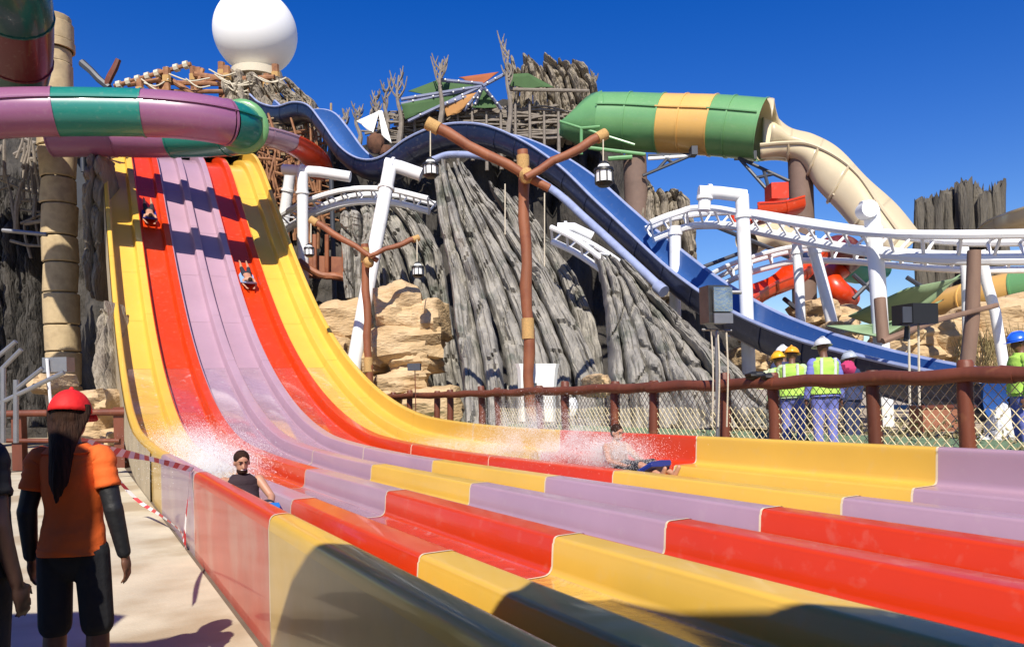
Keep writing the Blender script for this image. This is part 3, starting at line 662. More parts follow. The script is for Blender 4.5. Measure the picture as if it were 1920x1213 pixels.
for a, b in (((215, 162), (358, 120)), ((240, 160), (300, 150)), ((300, 155), (420, 158)), ((365, 140), (430, 150)), ((370, 158), (425, 140)), ((260, 172), (420, 172)), ((420, 150), (515, 145)), ((430, 175), (520, 178)), ((425, 130), (500, 175)), ((440, 150), (415, 190)), ((300, 135), (365, 180)), ((455, 165), (530, 200)), ((500, 150), (430, 190)), ((270, 150), (310, 185)), ((320, 150), (300, 185)), ((380, 130), (362, 185))):
    mb = MB(); logpost(mb, P(*a, 48.5), P(*b, 48), rd.uniform(.1, .2)); mb.build('beam', M_scaf, t)
for k in range(8):   # pale rope wraps along the striped pole
    f = (k + .5) / 8; q = P(215, 162, 48.5).lerp(P(358, 120, 48), f); d_ = (P(358, 120, 48) - P(215, 162, 48.5)).normalized()
    mb = MB(); mb.tube([q - d_ * .14, q + d_ * .14], .25, 8); mb.build('rope_wrap', M_ropew, t)
for k in range(12):
    a = P(rd.uniform(260, 500), rd.uniform(130, 160), 47.5); b = a + Vector((rd.uniform(1, 2.5), .1, rd.uniform(-.9, .3)))
    m_ = (a + b) / 2 - Vector((0, 0, .3)); mb = MB(); mb.tube(smooth_path([a, m_, b], 5), .05, 5); mb.build('rope', M_ropew, t)
fan('rock', 'pale rock crag supporting the timber tower beside the blue slide start', 'rock', [(430, 128), (420, 160), (425, 200), (430, 300)], [(530, 138), (560, 165), (590, 190), (600, 300)], 48.5, 47, 7, M_rockw, seed=71, amp=.6, jag=.15, rough=.35)
t = thing('crane_arm', 'dark wooden pole rising left to right behind the tube', 'pole', P(170, 800, 40))
mb = MB(); logpost(mb, P(153, 118, 40), P(205, 165, 40), .2); mb.build('pole', M_dark, t); mb = MB(); logpost(mb, P(200, 160, 40), P(222, 112, 40), .18); mb.build('pole', M_brown, t)

# stick tangle right of the steep slide and left of the pillar
def sticks(label, box, Y, n, m_, lr=(1, 3), vert=.6, seed=1, rr=(.04, .1)):
    rd = random.Random(seed); b = P((box[0] + box[2]) / 2, box[3], Y); t = thing('stick_lattice', label, 'timber lattice', (b.x, Y, 0))
    for k in range(n):
        a = P(rd.uniform(box[0], box[2]), rd.uniform(box[1], box[3]), Y + rd.uniform(-.8, .8)); L = rd.uniform(*lr)
        d_ = Vector((rd.uniform(-.25, .25), rd.uniform(-.2, .2), 1)) if rd.random() < vert else Vector((1, rd.uniform(-.3, .3), rd.uniform(-.5, .5)))
        d_.normalize(); mb = MB(); r = rd.uniform(*rr)
        mb.tube([a - d_ * L / 2, a + Vector((rd.uniform(-.1, .1), 0, rd.uniform(-.1, .1))), a + d_ * L / 2], [r, r * .9, r * .7], 6, wob=.25); mb.build('stick', m_, t)
    return t
sticks('tangle of timber sticks between steep slide and white supports', (478, 250, 600, 420), 42, 150, M_scaf, (1, 4), .6, 5)
sticks('dense warm sticks under the blue slide start', (500, 220, 620, 330), 43.5, 70, mat('pale_timber', (.42, .30, .17), .8, .4, 5, .3, 20), (1, 3.5), .7, 6)
sticks('pale sticks in the dark hollow left of the pillar', (-40, 262, 90, 460), 34, 42, M_twig, (.8, 2.5), .45, 8)
sticks('crooked sticks between the tube bend and the pillar', (160, 262, 205, 300), 33.5, 14, M_twig, (.8, 1.6), .4, 9)
# ------------------------------------------------------------ twig fence, dead trees and shade sails on the mountain
t = thing('twig_fence', 'woven twig fence along the mountain ledge behind the blue slide', 'fence', P(880, 800, 40)); rd = random.Random(11)
mb = MB()
for k in range(240):
    u = rd.uniform(735, 1050); v0 = 225 + max(0, (800 - u)) * .22 + rd.uniform(-22, 34); Y = rd.uniform(39.4, 40.4); L = rd.uniform(1.2, 3.5); a = P(u, v0, Y)
    mb.tube(smooth_path([a - Vector((L / 2, 0, rd.uniform(-.2, .2))), a + Vector((0, rd.uniform(-.1, .1), rd.uniform(-.15, .15))), a + Vector((L / 2, 0, rd.uniform(-.25, .25)))], 3), rd.uniform(.04, .08), 5)
mb.build('woven_twigs', M_twig, t, kind='stuff')
for k in range(12):
    p = P(750 + k * 27, 200 - rd.uniform(-10, 10), 39.3); mb = MB(); mb.tube([p, p - Vector((.05, 0, 3))], [.06, .1], 6, wob=.3); mb.build('stake', M_twig, t)
mb = MB(); mb.tube([P(952, 168, 38.8), P(1105, 171, 38.8)], .09, 8, wob=.2); mb.build('top_pole', M_twig, t)
rd = random.Random(17)
def dead_tree(u, v0, v1, Y, label, lean=0):
    a = P(u, v1, Y); b = P(u + lean, v0, Y); H_ = (b - a).length
    t = thing('dead_tree', label, 'tree', a, 'bare dead trees on the mountain'); mb = MB()
    mb.tube(smooth_path([a, a.lerp(b, .35) + Vector((.12, 0, 0)), a.lerp(b, .7) - Vector((.1, 0, 0)), b], 5), lambda k: .15 - .007 * k, 7, wob=.3); mb.build('trunk', M_twig, t)
    for k in range(9):
        f = rd.uniform(.55, .95); s_ = a.lerp(b, f); L = H_ * rd.uniform(.12, .3); dx = rd.choice((-1, 1)) * rd.uniform(.3, .7)
        mb = MB(); e = s_ + Vector((dx * L * .8, rd.uniform(-.3, .3), L)); m_ = s_.lerp(e, .5) + Vector((dx * .12 * L, 0, -.08 * L))
        mb.tube(smooth_path([s_, m_, e], 4), lambda k: .065 - .005 * k, 5)
        e2 = m_ + Vector((-dx * L * .25, 0, L * .45)); mb.tube([m_, e2], [.04, .015], 5); mb.build('branch', M_twig, t)
for a in ((822, 112, 250, 38.5, 'tallest bare dead tree in front of the shade sails', 8), (952, 95, 260, 38.2, 'bare dead tree left of the jagged rock crown', 2), (748, 142, 270, 39, 'slim bare tree at the left end of the sails', 0), (722, 168, 262, 39.5, 'bare tree just right of the white cloth tent', 3),
          (672, 208, 280, 40, 'small bare tree left of the white cloth tent', -2), (645, 212, 290, 41, 'leftmost small bare tree beside the blue slide', 2), (710, 180, 250, 40.3, 'thin bare tree poking above the white tent', -4), (697, 200, 250, 40.6, 'short bare tree behind the white tent', 3), (1110, 138, 200, 41, 'spiky little bare tree right of the rock crown', 4)):
    dead_tree(*a)
def sail(label, pts, m_, cat='shade sail'):
    mb = MB(); P_ = [P(*q) for q in pts]; n = 8; rows = []
    a, b, c = P_[:3]; d_ = P_[3] if len(P_) > 3 else c
    for i in range(n + 1):
        rows.append([(a.lerp(b, j / n)).lerp(d_.lerp(c, j / n), i / n) - Vector((0, 0, .35 * math.sin(math.pi * i / n) * math.sin(math.pi * j / n))) for j in range(n + 1)])
    mb.grid(rows); o = mb.build('shade_sail', m_, None); o.modifiers.new('Solidify', 'SOLIDIFY').thickness = .03; return tag(o, label, cat, 'canvas panels')
hub = (905, 162, 39.5)
sail('green canvas panel at the upper left of the hub', [(765, 172, 39), (822, 150, 39.5), hub, (800, 178, 39)], M_sail['green'])
sail('rust canvas panel left of the hub, second from top', [(752, 190, 38.8), (830, 172, 39), hub, (820, 180, 39)], M_sail['rust'])
sail('long green canvas panel in the middle left of the hub', [(752, 196, 38.5), (880, 170, 39.3), hub, (760, 225, 38.5)], M_sail['green'])
sail('ochre canvas panel below the hub', [(830, 195, 38.7), (900, 170, 39.3), (868, 205, 39), (838, 220, 38.7)], M_sail['ochre'])
sail('narrow green canvas panel hanging below the hub', [(902, 170, 39.2), (912, 170, 39.2), (932, 203, 39), (885, 203, 39)], M_sail['green'])
sail('rust canvas triangle at the top right of the hub', [(860, 146, 40), (935, 136, 40), (905, 158, 39.7), (880, 152, 40)], M_sail['rust'])
sail('olive canvas strip in front of the rock crown', [(955, 140, 39), (990, 138, 39), (1040, 165, 39), (955, 162, 39)], M_sail['green'])
sail('small white cloth tent flap on the ledge', [(668, 228, 39), (712, 208, 39.5), (700, 250, 39), (690, 240, 39)], M_sail['white'], 'cloth')
sail('white cloth strip hanging down right of the tent flap', [(709, 208, 39.4), (717, 208, 39.4), (735, 270, 38.8), (716, 255, 39)], M_sail['white'], 'cloth')
t = thing('sail_frame', 'radiating pole frame strung with lights around the sail hub', 'frame', P(905, 800, 39.5))
for i, (a, b) in enumerate((((752, 187), hub[:2]), ((752, 196), (880, 168)), ((765, 228), (898, 165)), ((820, 150), (905, 158)), (hub[:2], (955, 135)), ((905, 165), (870, 208)), ((903, 168), (888, 205)), ((908, 165), (940, 205)), ((830, 198), (880, 180)))):
    mb = MB(); a3 = P(*a, 38.6); b3 = P(*b, 39.2); mb.tube([a3, b3], .09, 7); mb.build('pole', mat('bluish_pole', (.20, .22, .33), .6, .3, 3, .1), t)
    for k in range(3): mb = MB(); mb.ball(a3.lerp(b3, (k + .6) / 3.4) - Vector((0, .12, 0)), .055, n=8); mb.build('bulb', M_glass, t)
# brown woven pods under the tent
for i, (u, v, r) in enumerate(((706, 270, .42), (722, 284, .3), (800, 283, .3))):
    mb = MB(); mb.ball(P(u, v, 38.5), r * 1.1, r, r * 1.2, 14, wob=.25, seed=i * 4.); tag(mb.build('woven_pod', mat('dark_wicker', (.14, .06, .03), .9, .5, 6, .8, 14), None), ['large brown woven pod below the white tent', 'smaller brown woven pod right of the large one', 'brown pod hidden behind the blue slide rise'][i], 'pod')

# ------------------------------------------------------------ lamp posts with lanterns
def lantern(p, sc_, label):
    t = thing('lantern', label, 'lantern', p, 'lanterns hanging from the lamp posts'); z0 = p
    def cyl(za, zb, ra, rb, name, m_, n=12):
        mb = MB(); mb.tube([z0 + Vector((0, 0, za * sc_)), z0 + Vector((0, 0, zb * sc_))], [ra * sc_, rb * sc_], n); return mb.build(name, m_, t, True, 40)
    cyl(0, .10, .16, .27, 'base', M_black); cyl(.12, .42, .24, .24, 'glass', M_glass); cyl(.42, .50, .29, .27, 'collar', M_black)
    cyl(.50, .62, .2, .14, 'upper_glass', M_glass); cyl(.62, .70, .17, .06, 'cap', M_black)
    for k in range(8):
        a = k * math.pi / 4 + .2; mb = MB(); q = Vector((math.cos(a), math.sin(a), 0)) * .255 * sc_
        mb.tube([z0 + q + Vector((0, 0, .08 * sc_)), z0 + q + Vector((0, 0, .44 * sc_))], .022 * sc_, 5); mb.build('bar', M_black, t)
    return t
def lamp_post(label, u, vt, vb, Y, w, arms, lanterns, m_=M_brown2):
    a = P(u, vt, Y); b = P(u + (vb - vt) * .03, vb, Y); t = thing('lamp_post', label, 'lamp post', (b.x, Y, b.z))
    s_ = Y / F; n = 12; mb = MB(); mb.tube([a.lerp(b, k / n) + Vector((.03 * math.sin(k * 1.7), 0, 0)) for k in range(n + 1)], lambda k: w * s_ * (.43 + .03 * math.sin(k * 2.3)), 14, wob=.12); mb.build('post', m_, t)
    for f in (.02, .62):
        q = a.lerp(b, f); mb = MB(); mb.tube([q, q - Vector((0, 0, w * s_ * 1.6))], w * s_ * .5, 14); mb.build('band', M_rope, t)
    for (u0, v0, u1, v1, ww, dy) in arms:
        p, q = P(u0, v0, Y - .35 + dy), P(u1, v1, Y - .35 - dy); mb = MB(); n = 6
        mb.tube([p.lerp(q, k / n) + Vector((0, 0, .03 * math.sin(k * 2))) for k in range(n + 1)], [ww * s_ * .43 * (1.12 - .3 * k / n) for k in range(n + 1)], 12, wob=.12); mb.build('arm', m_, t)
        for e, d_ in ((p, (q - p).normalized()),):
            mb = MB(); mb.tube([e - d_ * .03, e + d_ * ww * s_], ww * s_ * .56, 12); mb.build('end_wrap', M_rope, t)
    c_ = P(u + 8, arms[0][5 - 5] * 0 + vt + w * 2.0, Y - .35); mb = MB(); mb.ball(c_, w * s_ * .6, w * s_ * .65, w * s_ * .6, 12, wob=.2); mb.build('rope_knot', M_rope, t)
    for (lu, lv, lt) in lanterns:
        mb = MB(); mb.tube([P(lu, lv, Y - .4), P(lu, lt, Y - .4)], .015 * Y / 18, 5); mb.build('hanging_rope', M_ropew, t)
lamp_post('tall brown lamp post with crossed log arms in front of the grey rocks', 980, 282, 790, 18, 24, [(803, 232, 1030, 352, 22, 0), (1134, 252, 985, 332, 19, .3)], [(1131, 262, 312), (807, 240, 294), (947, 345, 440), (1021, 362, 500)])
lamp_post('smaller brown lamp post with crossed arms before the sandstone outcrop', 684, 458, 800, 25.6, 17, [(583, 412, 708, 488, 13, 0), (784, 446, 690, 480, 11, .3)], [(782, 450, 492), (583, 415, 455)])
lantern(P(1133, 350, 17.6), .82, 'white glass lantern hanging right of the tall lamp post')
lantern(P(808, 334, 17.6), .66, 'white glass lantern hanging left of tall lamp post, before the blue slide')
lantern(P(784, 520, 25.2), .72, 'white glass lantern hanging from the smaller lamp post, right arm')
lantern(P(580, 482, 25.2), .62, 'lantern hanging beside the white pipe column')
# rope bridge glimpsed behind
t = thing('rope_bridge', 'rust red timber bridge in the hollow behind the small lamp post', 'bridge', P(620, 800, 34))
mb = MB(); mb.tube(smooth_path([P(560, 490, 34), P(600, 515, 34), P(640, 520, 34), P(680, 540, 34)], 6), .16, 8, wob=.2); mb.build('handrail', M_brown2, t)
mb = MB(); mb.beam(P(575, 500, 34.6), P(670, 505, 34.6), .12, 1.0); mb.build('side_panel', M_brown2, t, False)
for u in (590, 613, 645): mb = MB(); mb.tube([P(u, 440, 34.2), P(u, 520, 34.2)], .1, 8, wob=.2); mb.build('post', M_brown2, t)
fan('rock_skull', 'small grey weathered snag above the dark hollow', 'rock', [(640, 395), (636, 420), (640, 450), (650, 560)], [(700, 400), (705, 430), (700, 460), (700, 560)], 31, 30.5, 3, M_rock, seed=81, amp=.5, jag=.1)

# ------------------------------------------------------------ fence along the far side of the slide
TF = 8.75
def onfence(u, v):
    r = P(u, v, 1.0) - Vector((0, 0, CAMH)); k = TF / (r.x * CR.x + r.y * CR.y); return Vector((0, 0, CAMH)) + r * k
tf = thing('log_fence', 'brown log fence with wire netting along the far edge of the slide', 'fence', onfence(1300, 760))
pu = [738, 768, 819, 843, 902, 933, 1012, 1060, 1153, 1225, 1358, 1450, 1638, 1812, 2080]
def pr(u): return .088
RZ = 1.66
for i, u in enumerate(pu):
    q = onfence(u, 730); q.z = 0; w = pr(u)
    mb = MB(); zt_ = RZ + .13 + .04 * math.sin(i * 2); mb.tube([Vector((q.x, q.y, z_)) + Vector((.015 * math.sin(i + z_ * 3), 0, 0)) for z_ in (.3, .7, 1.1, 1.4, zt_ - .03, zt_)], [w, w * 1.02, w, w, w, w * .8], 12, wob=.1)
    mb.build('post', M_brown, tf, True, 50)
us = [732, 845, 938, 1065, 1230, 1455, 1640, 1900, 2150]
for a, b in zip(us, us[1:]):
    pa, pb = onfence(a, 730), onfence(b, 730); off = -CR * .1
    pts = [(pa.lerp(pb, k / 8) + off) for k in range(9)]
    for k, p in enumerate(pts): p.z = RZ - .02 + .015 * math.sin(k * 1.3 + a)
    ext = (pts[-1] - pts[0]).normalized() * .08; pts[0] -= ext; pts[-1] += ext
    mb = MB(); mb.tube(pts, lambda k: .088 + .006 * math.sin(k * 1.9 + a), 12, wob=.1); mb.build('top_rail', M_brown, tf, True, 50)
for a, b in zip(pu[5:-1], pu[6:]):
    pa, pb = onfence(a, 730), onfence(b, 730); L = Vector((pb.x - pa.x, pb.y - pa.y, 0)).length; e = Vector((pb.x - pa.x, pb.y - pa.y, 0)) / L
    z0, z1 = .48, 1.56; hN = z1 - z0; stp = .115; mb = MB(); base = Vector((pa.x, pa.y, 0))
    k = -hN * .85
    while k < L:
        for sg in (1, -1):
            x0, x1 = (k, k + hN * .85) if sg > 0 else (k + hN * .85, k); za, zb = z0, z1
            def clip(x0, z0_, x1, z1_):
                if x0 == x1: return None
                f0, f1 = 0, 1
                for lim, s_ in ((0, 1), (L, -1)):
                    d0, d1 = (x0 - lim) * s_, (x1 - lim) * s_
                    if d0 < 0 and d1 < 0: return None
                    if d0 < 0: f0 = max(f0, -d0 / (d1 - d0))
                    if d1 < 0: f1 = min(f1, d0 / (d0 - d1))
                return (x0 + (x1 - x0) * f0, z0_ + (z1_ - z0_) * f0, x0 + (x1 - x0) * f1, z0_ + (z1_ - z0_) * f1) if f1 > f0 else None
            c_ = clip(x0, za, x1, zb)
            if c_: mb.tube([base + e * c_[0] + Vector((0, 0, c_[1])), base + e * c_[2] + Vector((0, 0, c_[3]))], .0065, 3, caps=False)
        k += stp
    if mb.v: mb.build('wire_net', M_net, tf, kind='stuff')
for k, (u, v0, v1) in enumerate(((1347, 622, 800),)):
    pass
# ------------------------------------------------------------ floodlight, speaker and other gear behind the fence
t = thing('floodlight', 'grey box floodlight on a pole hung with cords, above the fence', 'floodlight', onfence(1345, 800))
Yf = 11.65
mb = MB(); c = P(1340, 572, Yf); w = 44 / F * Yf; R3 = Matrix.Rotation(.25, 3, 'Z'); mb.box(c, w, w * .8, .56, M=R3); mb.build('housing', mat('brushed_case', (.12, .12, .12), .35, .4, 4, .05, metal=.7), t, False)
mb = MB(); mb.box(c + Vector((0.07, -.19, .06)) , w * .86, .04, .36, M=R3); mb.build('reflector', mat('reflector', (.6, .6, .58), .18, .4, 6, .2, metal=.9), t, False)
mb = MB(); mb.box(c + Vector((.07, -.20, -.22)), w * .86, .03, .15, M=R3); mb.build('lower_panel', M_grey, t, False)
mb = MB(); mb.tube([P(1316, 618, Yf), P(1372, 620, Yf)], .018, 6); mb.tube([P(1344, 620, Yf), P(1346, 850, Yf)], .03, 8); mb.build('stand', M_grey, t)
mb = MB(); mb.tube([P(1368, 548, Yf), P(1390, 548, Yf)], .03, 8); mb.build('knob', M_grey, t)
for u in (1334, 1346, 1362): mb = MB(); mb.tube(smooth_path([P(u, 622, Yf - .05), P(u + 3, 700, Yf - .08), P(u + rd.uniform(0, 5), 800, Yf - .05)], 5), .012, 5); mb.build('cord', M_ropew, t)
t = thing('loudspeaker', 'black box loudspeaker on two thin poles behind the fence', 'speaker', P(1715, 800, 14))
mb = MB(); mb.box(P(1715, 590, 14), .56, .5, .36, rz=.3); mb.build('cabinet', M_black, t, False)
mb = MB(); mb.box(P(1712, 590, 13.72), .46, .02, .28, rz=.3); mb.build('grille', M_dark, t, False)
for u in (1704, 1722): mb = MB(); mb.tube([P(u, 610, 14), P(u + 2, 760, 14)], .022, 6); mb.build('pole', M_ropew, t)
mb = MB(); mb.tube([P(1700, 612, 14), P(1698, 640, 14)], .04, 6); mb.build('bracket', M_black, t)
t = thing('log_post', 'brown log post with crossing poles behind the right part of the fence', 'log post', P(1820, 800, 16.5))
mb = MB(); mb.tube([P(1827, 470, 16.5), P(1822, 600, 16.5), P(1812, 700, 16.5), P(1812, 780, 16.5)], [.13, .14, .15, .15], 12, wob=.15); mb.build('post', mat('faded_log', (.25, .15, .10), .75, .4, 2, .4, 14, stretch=(1, 1, .2)), t)
mb = MB(); mb.tube([P(1655, 640, 16), P(1760, 600, 16.2), P(1870, 572, 16.4)], [.07, .06, .05], 8, wob=.2); mb.build('cross_pole', MATS['faded_log'], t)
mb = MB(); mb.tube([P(1650, 560, 16.6), P(1656, 640, 16.4)], .12, 10, wob=.15); mb.build('stub_post', MATS['faded_log'], t)
sail('large sage green shade sail sweeping up to the right', [(1590, 592, 21), (1700, 540, 20), (1800, 520, 21.5), (1650, 612, 22)], M_sail['sage'])
sail('lower sage green shade sail pointing at the blue slide', [(1550, 612, 20), (1660, 606, 20), (1770, 562, 21), (1655, 634, 19.5)], M_sail['sage'])
sail('thin green sail edge left of the dark trunk ring', [(1660, 575, 21), (1730, 556, 21), (1810, 508, 21.5), (1715, 570, 21)], M_sail['sage'])
t = thing('equipment_cover', 'white plastic equipment cover standing behind the fence', 'cover', P(1007, 780, 17))
mb = MB(); rows = []
for u0, u1, v, dy in ((966, 1049, 682, .0), (970, 1046, 694, 0), (972, 1042, 740, .05), (972, 1042, 790, .1)):
    a, b = P(u0, v, 18.6), P(u1, v, 18.6); rows.append([a, a.lerp(b, .08) + Vector((0, -.12, 0)), b.lerp(a, .08) + Vector((0, -.12, 0)), b, b + Vector((-.05, .6, 0)), a + Vector((.05, .6, 0))])
mb.grid(rows, close=True); mb.f.append([0, 1, 2, 3, 4, 5]); mb.m.append(0); mb.build('shell', mat('white_plastic', (.76, .75, .70), .4, .08, 3, .02), t, True, 30)
mb = MB(); mb.box(P(1001, 722, 18.42), .14, .05, .1); mb.build('vent', M_dark, t, False)
t = thing('path_lamp', 'small dark path lamp on a thin stake before the sandstone', 'lamp', P(776, 800, 22))
mb = MB(); mb.box(P(777, 688, 22), .36, .3, .2); mb.build('head', M_dark, t, False); mb = MB(); mb.tube([P(778, 692, 22), P(780, 790, 22)], .015, 5); mb.build('stake', M_brown, t)
t = thing('white_tarp', 'crumpled white tarp heap behind the fence at the right', 'tarp', P(1880, 860, 13))
mb = MB(); mb.ball(P(1882, 838, 12.2), .34, .4, .52, 28, wob=.55, seed=3.3); mb.ball(P(1855, 850, 12.1), .25, .3, .25, 20, wob=.5, seed=8.3); mb.build('crumpled_sheet', mat('tarp_white', (.75, .75, .73), .7, .2, 6, .9, 12, bdist=.06), t, True, 35)
t = thing('planter_box', 'brick coloured planter box behind the fence netting', 'planter', P(1765, 800, 14))
mb = MB(); mb.box(P(1765, 785, 14.5), .95, .5, .45); mb.build('box', mat('brick_red', (.33, .13, .07), .85, .3, 6, .3), t, False); mb = MB(); mb.box(P(1765, 762, 14.5), 1.0, .55, .05); mb.build('rim', M_brown, t, False)
mb = MB(); mb.ball(P(1072, 762, 17), .16, .12, .2, 12, wob=.2); tag(mb.build('rubbish_bag', M_white, None), 'small white bag lying behind the netting', 'bag')
rdb = random.Random(5)
mb = MB()
for k in range(260):   # dry ground plants behind the netting at the right
    u = rdb.uniform(1790, 1940); Yp = rdb.uniform(20.5, 22); a = P(u, 670 + rdb.uniform(-20, 30), Yp); d_ = Vector((rdb.uniform(-.4, .4), rdb.uniform(-.3, .3), 1)).normalized() * rdb.uniform(.3, .9)
    mb.tube([a, a + d_], [.015, .004], 3)
o = mb.build('dry_grass', mat('dry_grass', (.34, .27, .12), .9, .4, 6), None, kind='stuff')
tag(o, 'dry straw grass among the sandstone boulders at the right', 'grass')

rdb = random.Random(77); mb = MB()
for k in range(230):
    s_, t_ = rdb.uniform(-3, 12), rdb.uniform(9.9, 14.5); hh = rdb.uniform(.25, .75); c = ST(s_, t_, .45)
    for q in range(26):
        d_ = Vector((rdb.gauss(0, 1), rdb.gauss(0, 1), abs(rdb.gauss(0, 1)))).normalized() * hh * rdb.uniform(.4, 1); e = Vector((rdb.uniform(-1, 1), rdb.uniform(-1, 1), rdb.uniform(-1, 1))).normalized() * .035
        mb.add([c + d_ - e * 1.4, c + d_ + e.cross(d_).normalized() * .022, c + d_ + e * 1.4, c + d_ - e.cross(d_).normalized() * .022], [(0, 1, 2, 3)])
o = mb.build('ground_cover', mat('olive_leaf', (.13, .13, .05), .8, .5, 9, 0, col2=(.20, .15, .07)), None, False, kind='stuff'); tag(o, 'low olive ground cover growing behind the wire netting', 'plants')
# ------------------------------------------------------------ barrier, tape and stair rail on the left
t = thing('wooden_barrier', 'dark red wooden post and rail at the end of the walkway', 'barrier', ST(21.5, .55, 0))
p = onz = None
def gz(u, v, z=0.0):
    r = P(u, v, 1.0) - Vector((0, 0, CAMH)); k = (z - CAMH) / r.z; return Vector((0, 0, CAMH)) + r * k
b = gz(229, 876); Yb_ = b.y
mb = MB(); mb.box((b.x, b.y, .78), .26, .24, 1.56); mb.build('post', M_brown, t, False)
for a in ((30, 100),):
    mb = MB(); q = P(36, 800, Yb_); mb.box((q.x, q.y, .75), .26, .24, 1.5); mb.build('post', M_brown, t, False)
mb = MB(); mb.tube([P(-60, 778, Yb_ - .15), P(30, 775, Yb_ - .15), P(245, 772, Yb_ - .15)], .09, 10, wob=.15); mb.build('rail', M_brown, t)
mb = MB(); mb.tube([P(-60, 826, Yb_ - .15), P(225, 826, Yb_ - .15)], .06, 10, wob=.15); mb.build('rail', M_brown, t)
def tape(label, pts, w=.07, n=46):
    path = resample(smooth_path(pts, 10), .17); b = path[0]; t = thing('barrier_tape', label, 'barrier tape', b)
    for i in range(len(path) - 1):
        a, c = path[i], path[i + 1]; tw = .6 * math.sin(i * .35); up = Vector((math.sin(tw) * .6, math.sin(tw) * .5, math.cos(tw))) * w / 2
        sh = (c - a) * .3; up2 = Vector((math.sin(.6 * math.sin((i + 1) * .35)) * .6, math.sin(.6 * math.sin((i + 1) * .35)) * .5, math.cos(.6 * math.sin((i + 1) * .35)))) * w / 2
        mb = MB(); mb.grid([[a + up + sh, a - up - sh], [c + up2 + sh, c - up2 - sh]]); mb.build('tape_stripe', TAPE[i % 2], t)
TAPE = [mat('tape_red', (.62, .05, .05), .5, .1), mat('tape_white', (.82, .80, .78), .5, .1)]
wt = ST(8.85, 1.03, .87); wb = ST(9.0, .95, .03)
tape('red and white tape stretched from the lifeguard to the slide wall', [P(150, 828, 4.6), P(215, 846, 5.6), P(290, 862, 6.9), wt], .06)
tape('red and white tape sagging low across the walkway to the wall foot', [gz(205, 880, .75), gz(255, 935, .3), gz(300, 965, .18), gz(335, 992, .1), wb + Vector((0, 0, .05))], .05)
tape('red and white tape tied upright against the slide wall', [wt + Vector((-.02, -.02, 0)), ST(8.95, .98, .5), ST(8.95, .95, .28), wb], .05)
t = thing('stair_rail', 'pale steel stair railing at the left edge behind the barrier', 'railing', P(30, 800, 15))
for a, b_ in (((-30, 725), (40, 655)), ((-10, 760), (120, 698)), ((-30, 690), (30, 640)), ((30, 730), (80, 690))):
    mb = MB(); mb.tube([P(*a, 15), P(*b_, 15)], .045, 8); mb.build('handrail', M_grey, t)
for u, v in ((6, 690), (30, 712), (-12, 700)):
    mb = MB(); mb.tube([P(u, v, 15), P(u, 830, 15)], .05, 8); mb.build('baluster', M_grey, t)
t = thing('rail_light', 'grey mesh box light above the stair railing', 'light', P(108, 800, 16))
mb = MB(); mb.box(P(110, 684, 16), .5, .3, .3); mb.build('case', M_grey, t, False); mb = MB(); mb.tube([P(88, 672, 15.8), P(95, 760, 15.8)], .03, 6); mb.build('stem', M_white, t)
mb = MB(); mb.tube([P(5, 432, 30), P(88, 440, 30)], .08, 8); tag(mb.build('steel_bar', M_grey, None), 'grey steel bar crossing the dark hollow left of the pillar', 'bar')

# ------------------------------------------------------------ people
def remesh(o, vox, sm=6):
    m = o.modifiers.new('Remesh', 'REMESH'); m.mode = 'VOXEL'; m.voxel_size = vox; m.use_smooth_shade = True
    s_ = o.modifiers.new('Smooth', 'SMOOTH'); s_.iterations = sm; s_.factor = .5
    return o
def J(**k): return {a: Vector(b) for a, b in k.items()}
STAND = dict(pel=(0, 0, .93), waist=(0, .01, 1.08), chest=(0, 0, 1.28), neck=(0, -.01, 1.42), head=(0, .015, 1.56),
             shL=(-.17, 0, 1.37), elL=(-.235, -.03, 1.09), wrL=(-.26, .02, .85), haL=(-.262, .045, .765), shR=(.17, 0, 1.37), elR=(.235, -.03, 1.09), wrR=(.26, .02, .85), haR=(.262, .045, .765),
             hiL=(-.09, 0, .88), knL=(-.105, .01, .49), anL=(-.11, -.03, .09), toL=(-.13, .13, .035), hiR=(.09, 0, .88), knR=(.105, .01, .49), anR=(.11, -.03, .09), toR=(.13, .13, .035))
def hand(mb, w, h, side, k=1.0):
    """palm with five separate, slightly curled fingers"""
    d_ = (h - w).normalized(); f = Vector((0, 1, 0)); f = (f - d_ * f.dot(d_)); f = f.normalized() if f.length > .1 else Vector((1, 0, 0)); s_ = d_.cross(f) * side
    palm = w + d_ * .045 * k
    mb.ball(palm + d_ * .01, .02 * k, .04 * k, .05 * k, 12, M=Matrix((s_, f, d_)).transposed())
    for i, (off, L) in enumerate(((-.03, .062), (-.010, .075), (.011, .078), (.031, .070))):
        a = palm + d_ * .04 * k + f * off * k; b_ = a + d_ * L * .5 * k - s_ * .006 * k; c = b_ + d_ * L * .42 * k - s_ * .022 * k
        mb.capsule(a - d_ * .015, b_, .0095 * k, .0088 * k, 8); mb.capsule(b_, c, .0088 * k, .0072 * k, 8)
    a = palm + f * .03 * k - d_ * .02 * k; b_ = a + f * .028 * k + d_ * .03 * k - s_ * .012 * k; c = b_ + d_ * .032 * k + f * .004 * k - s_ * .01 * k
    mb.capsule(a, b_, .012 * k, .0105 * k, 8); mb.capsule(b_, c, .0105 * k, .008 * k, 8)
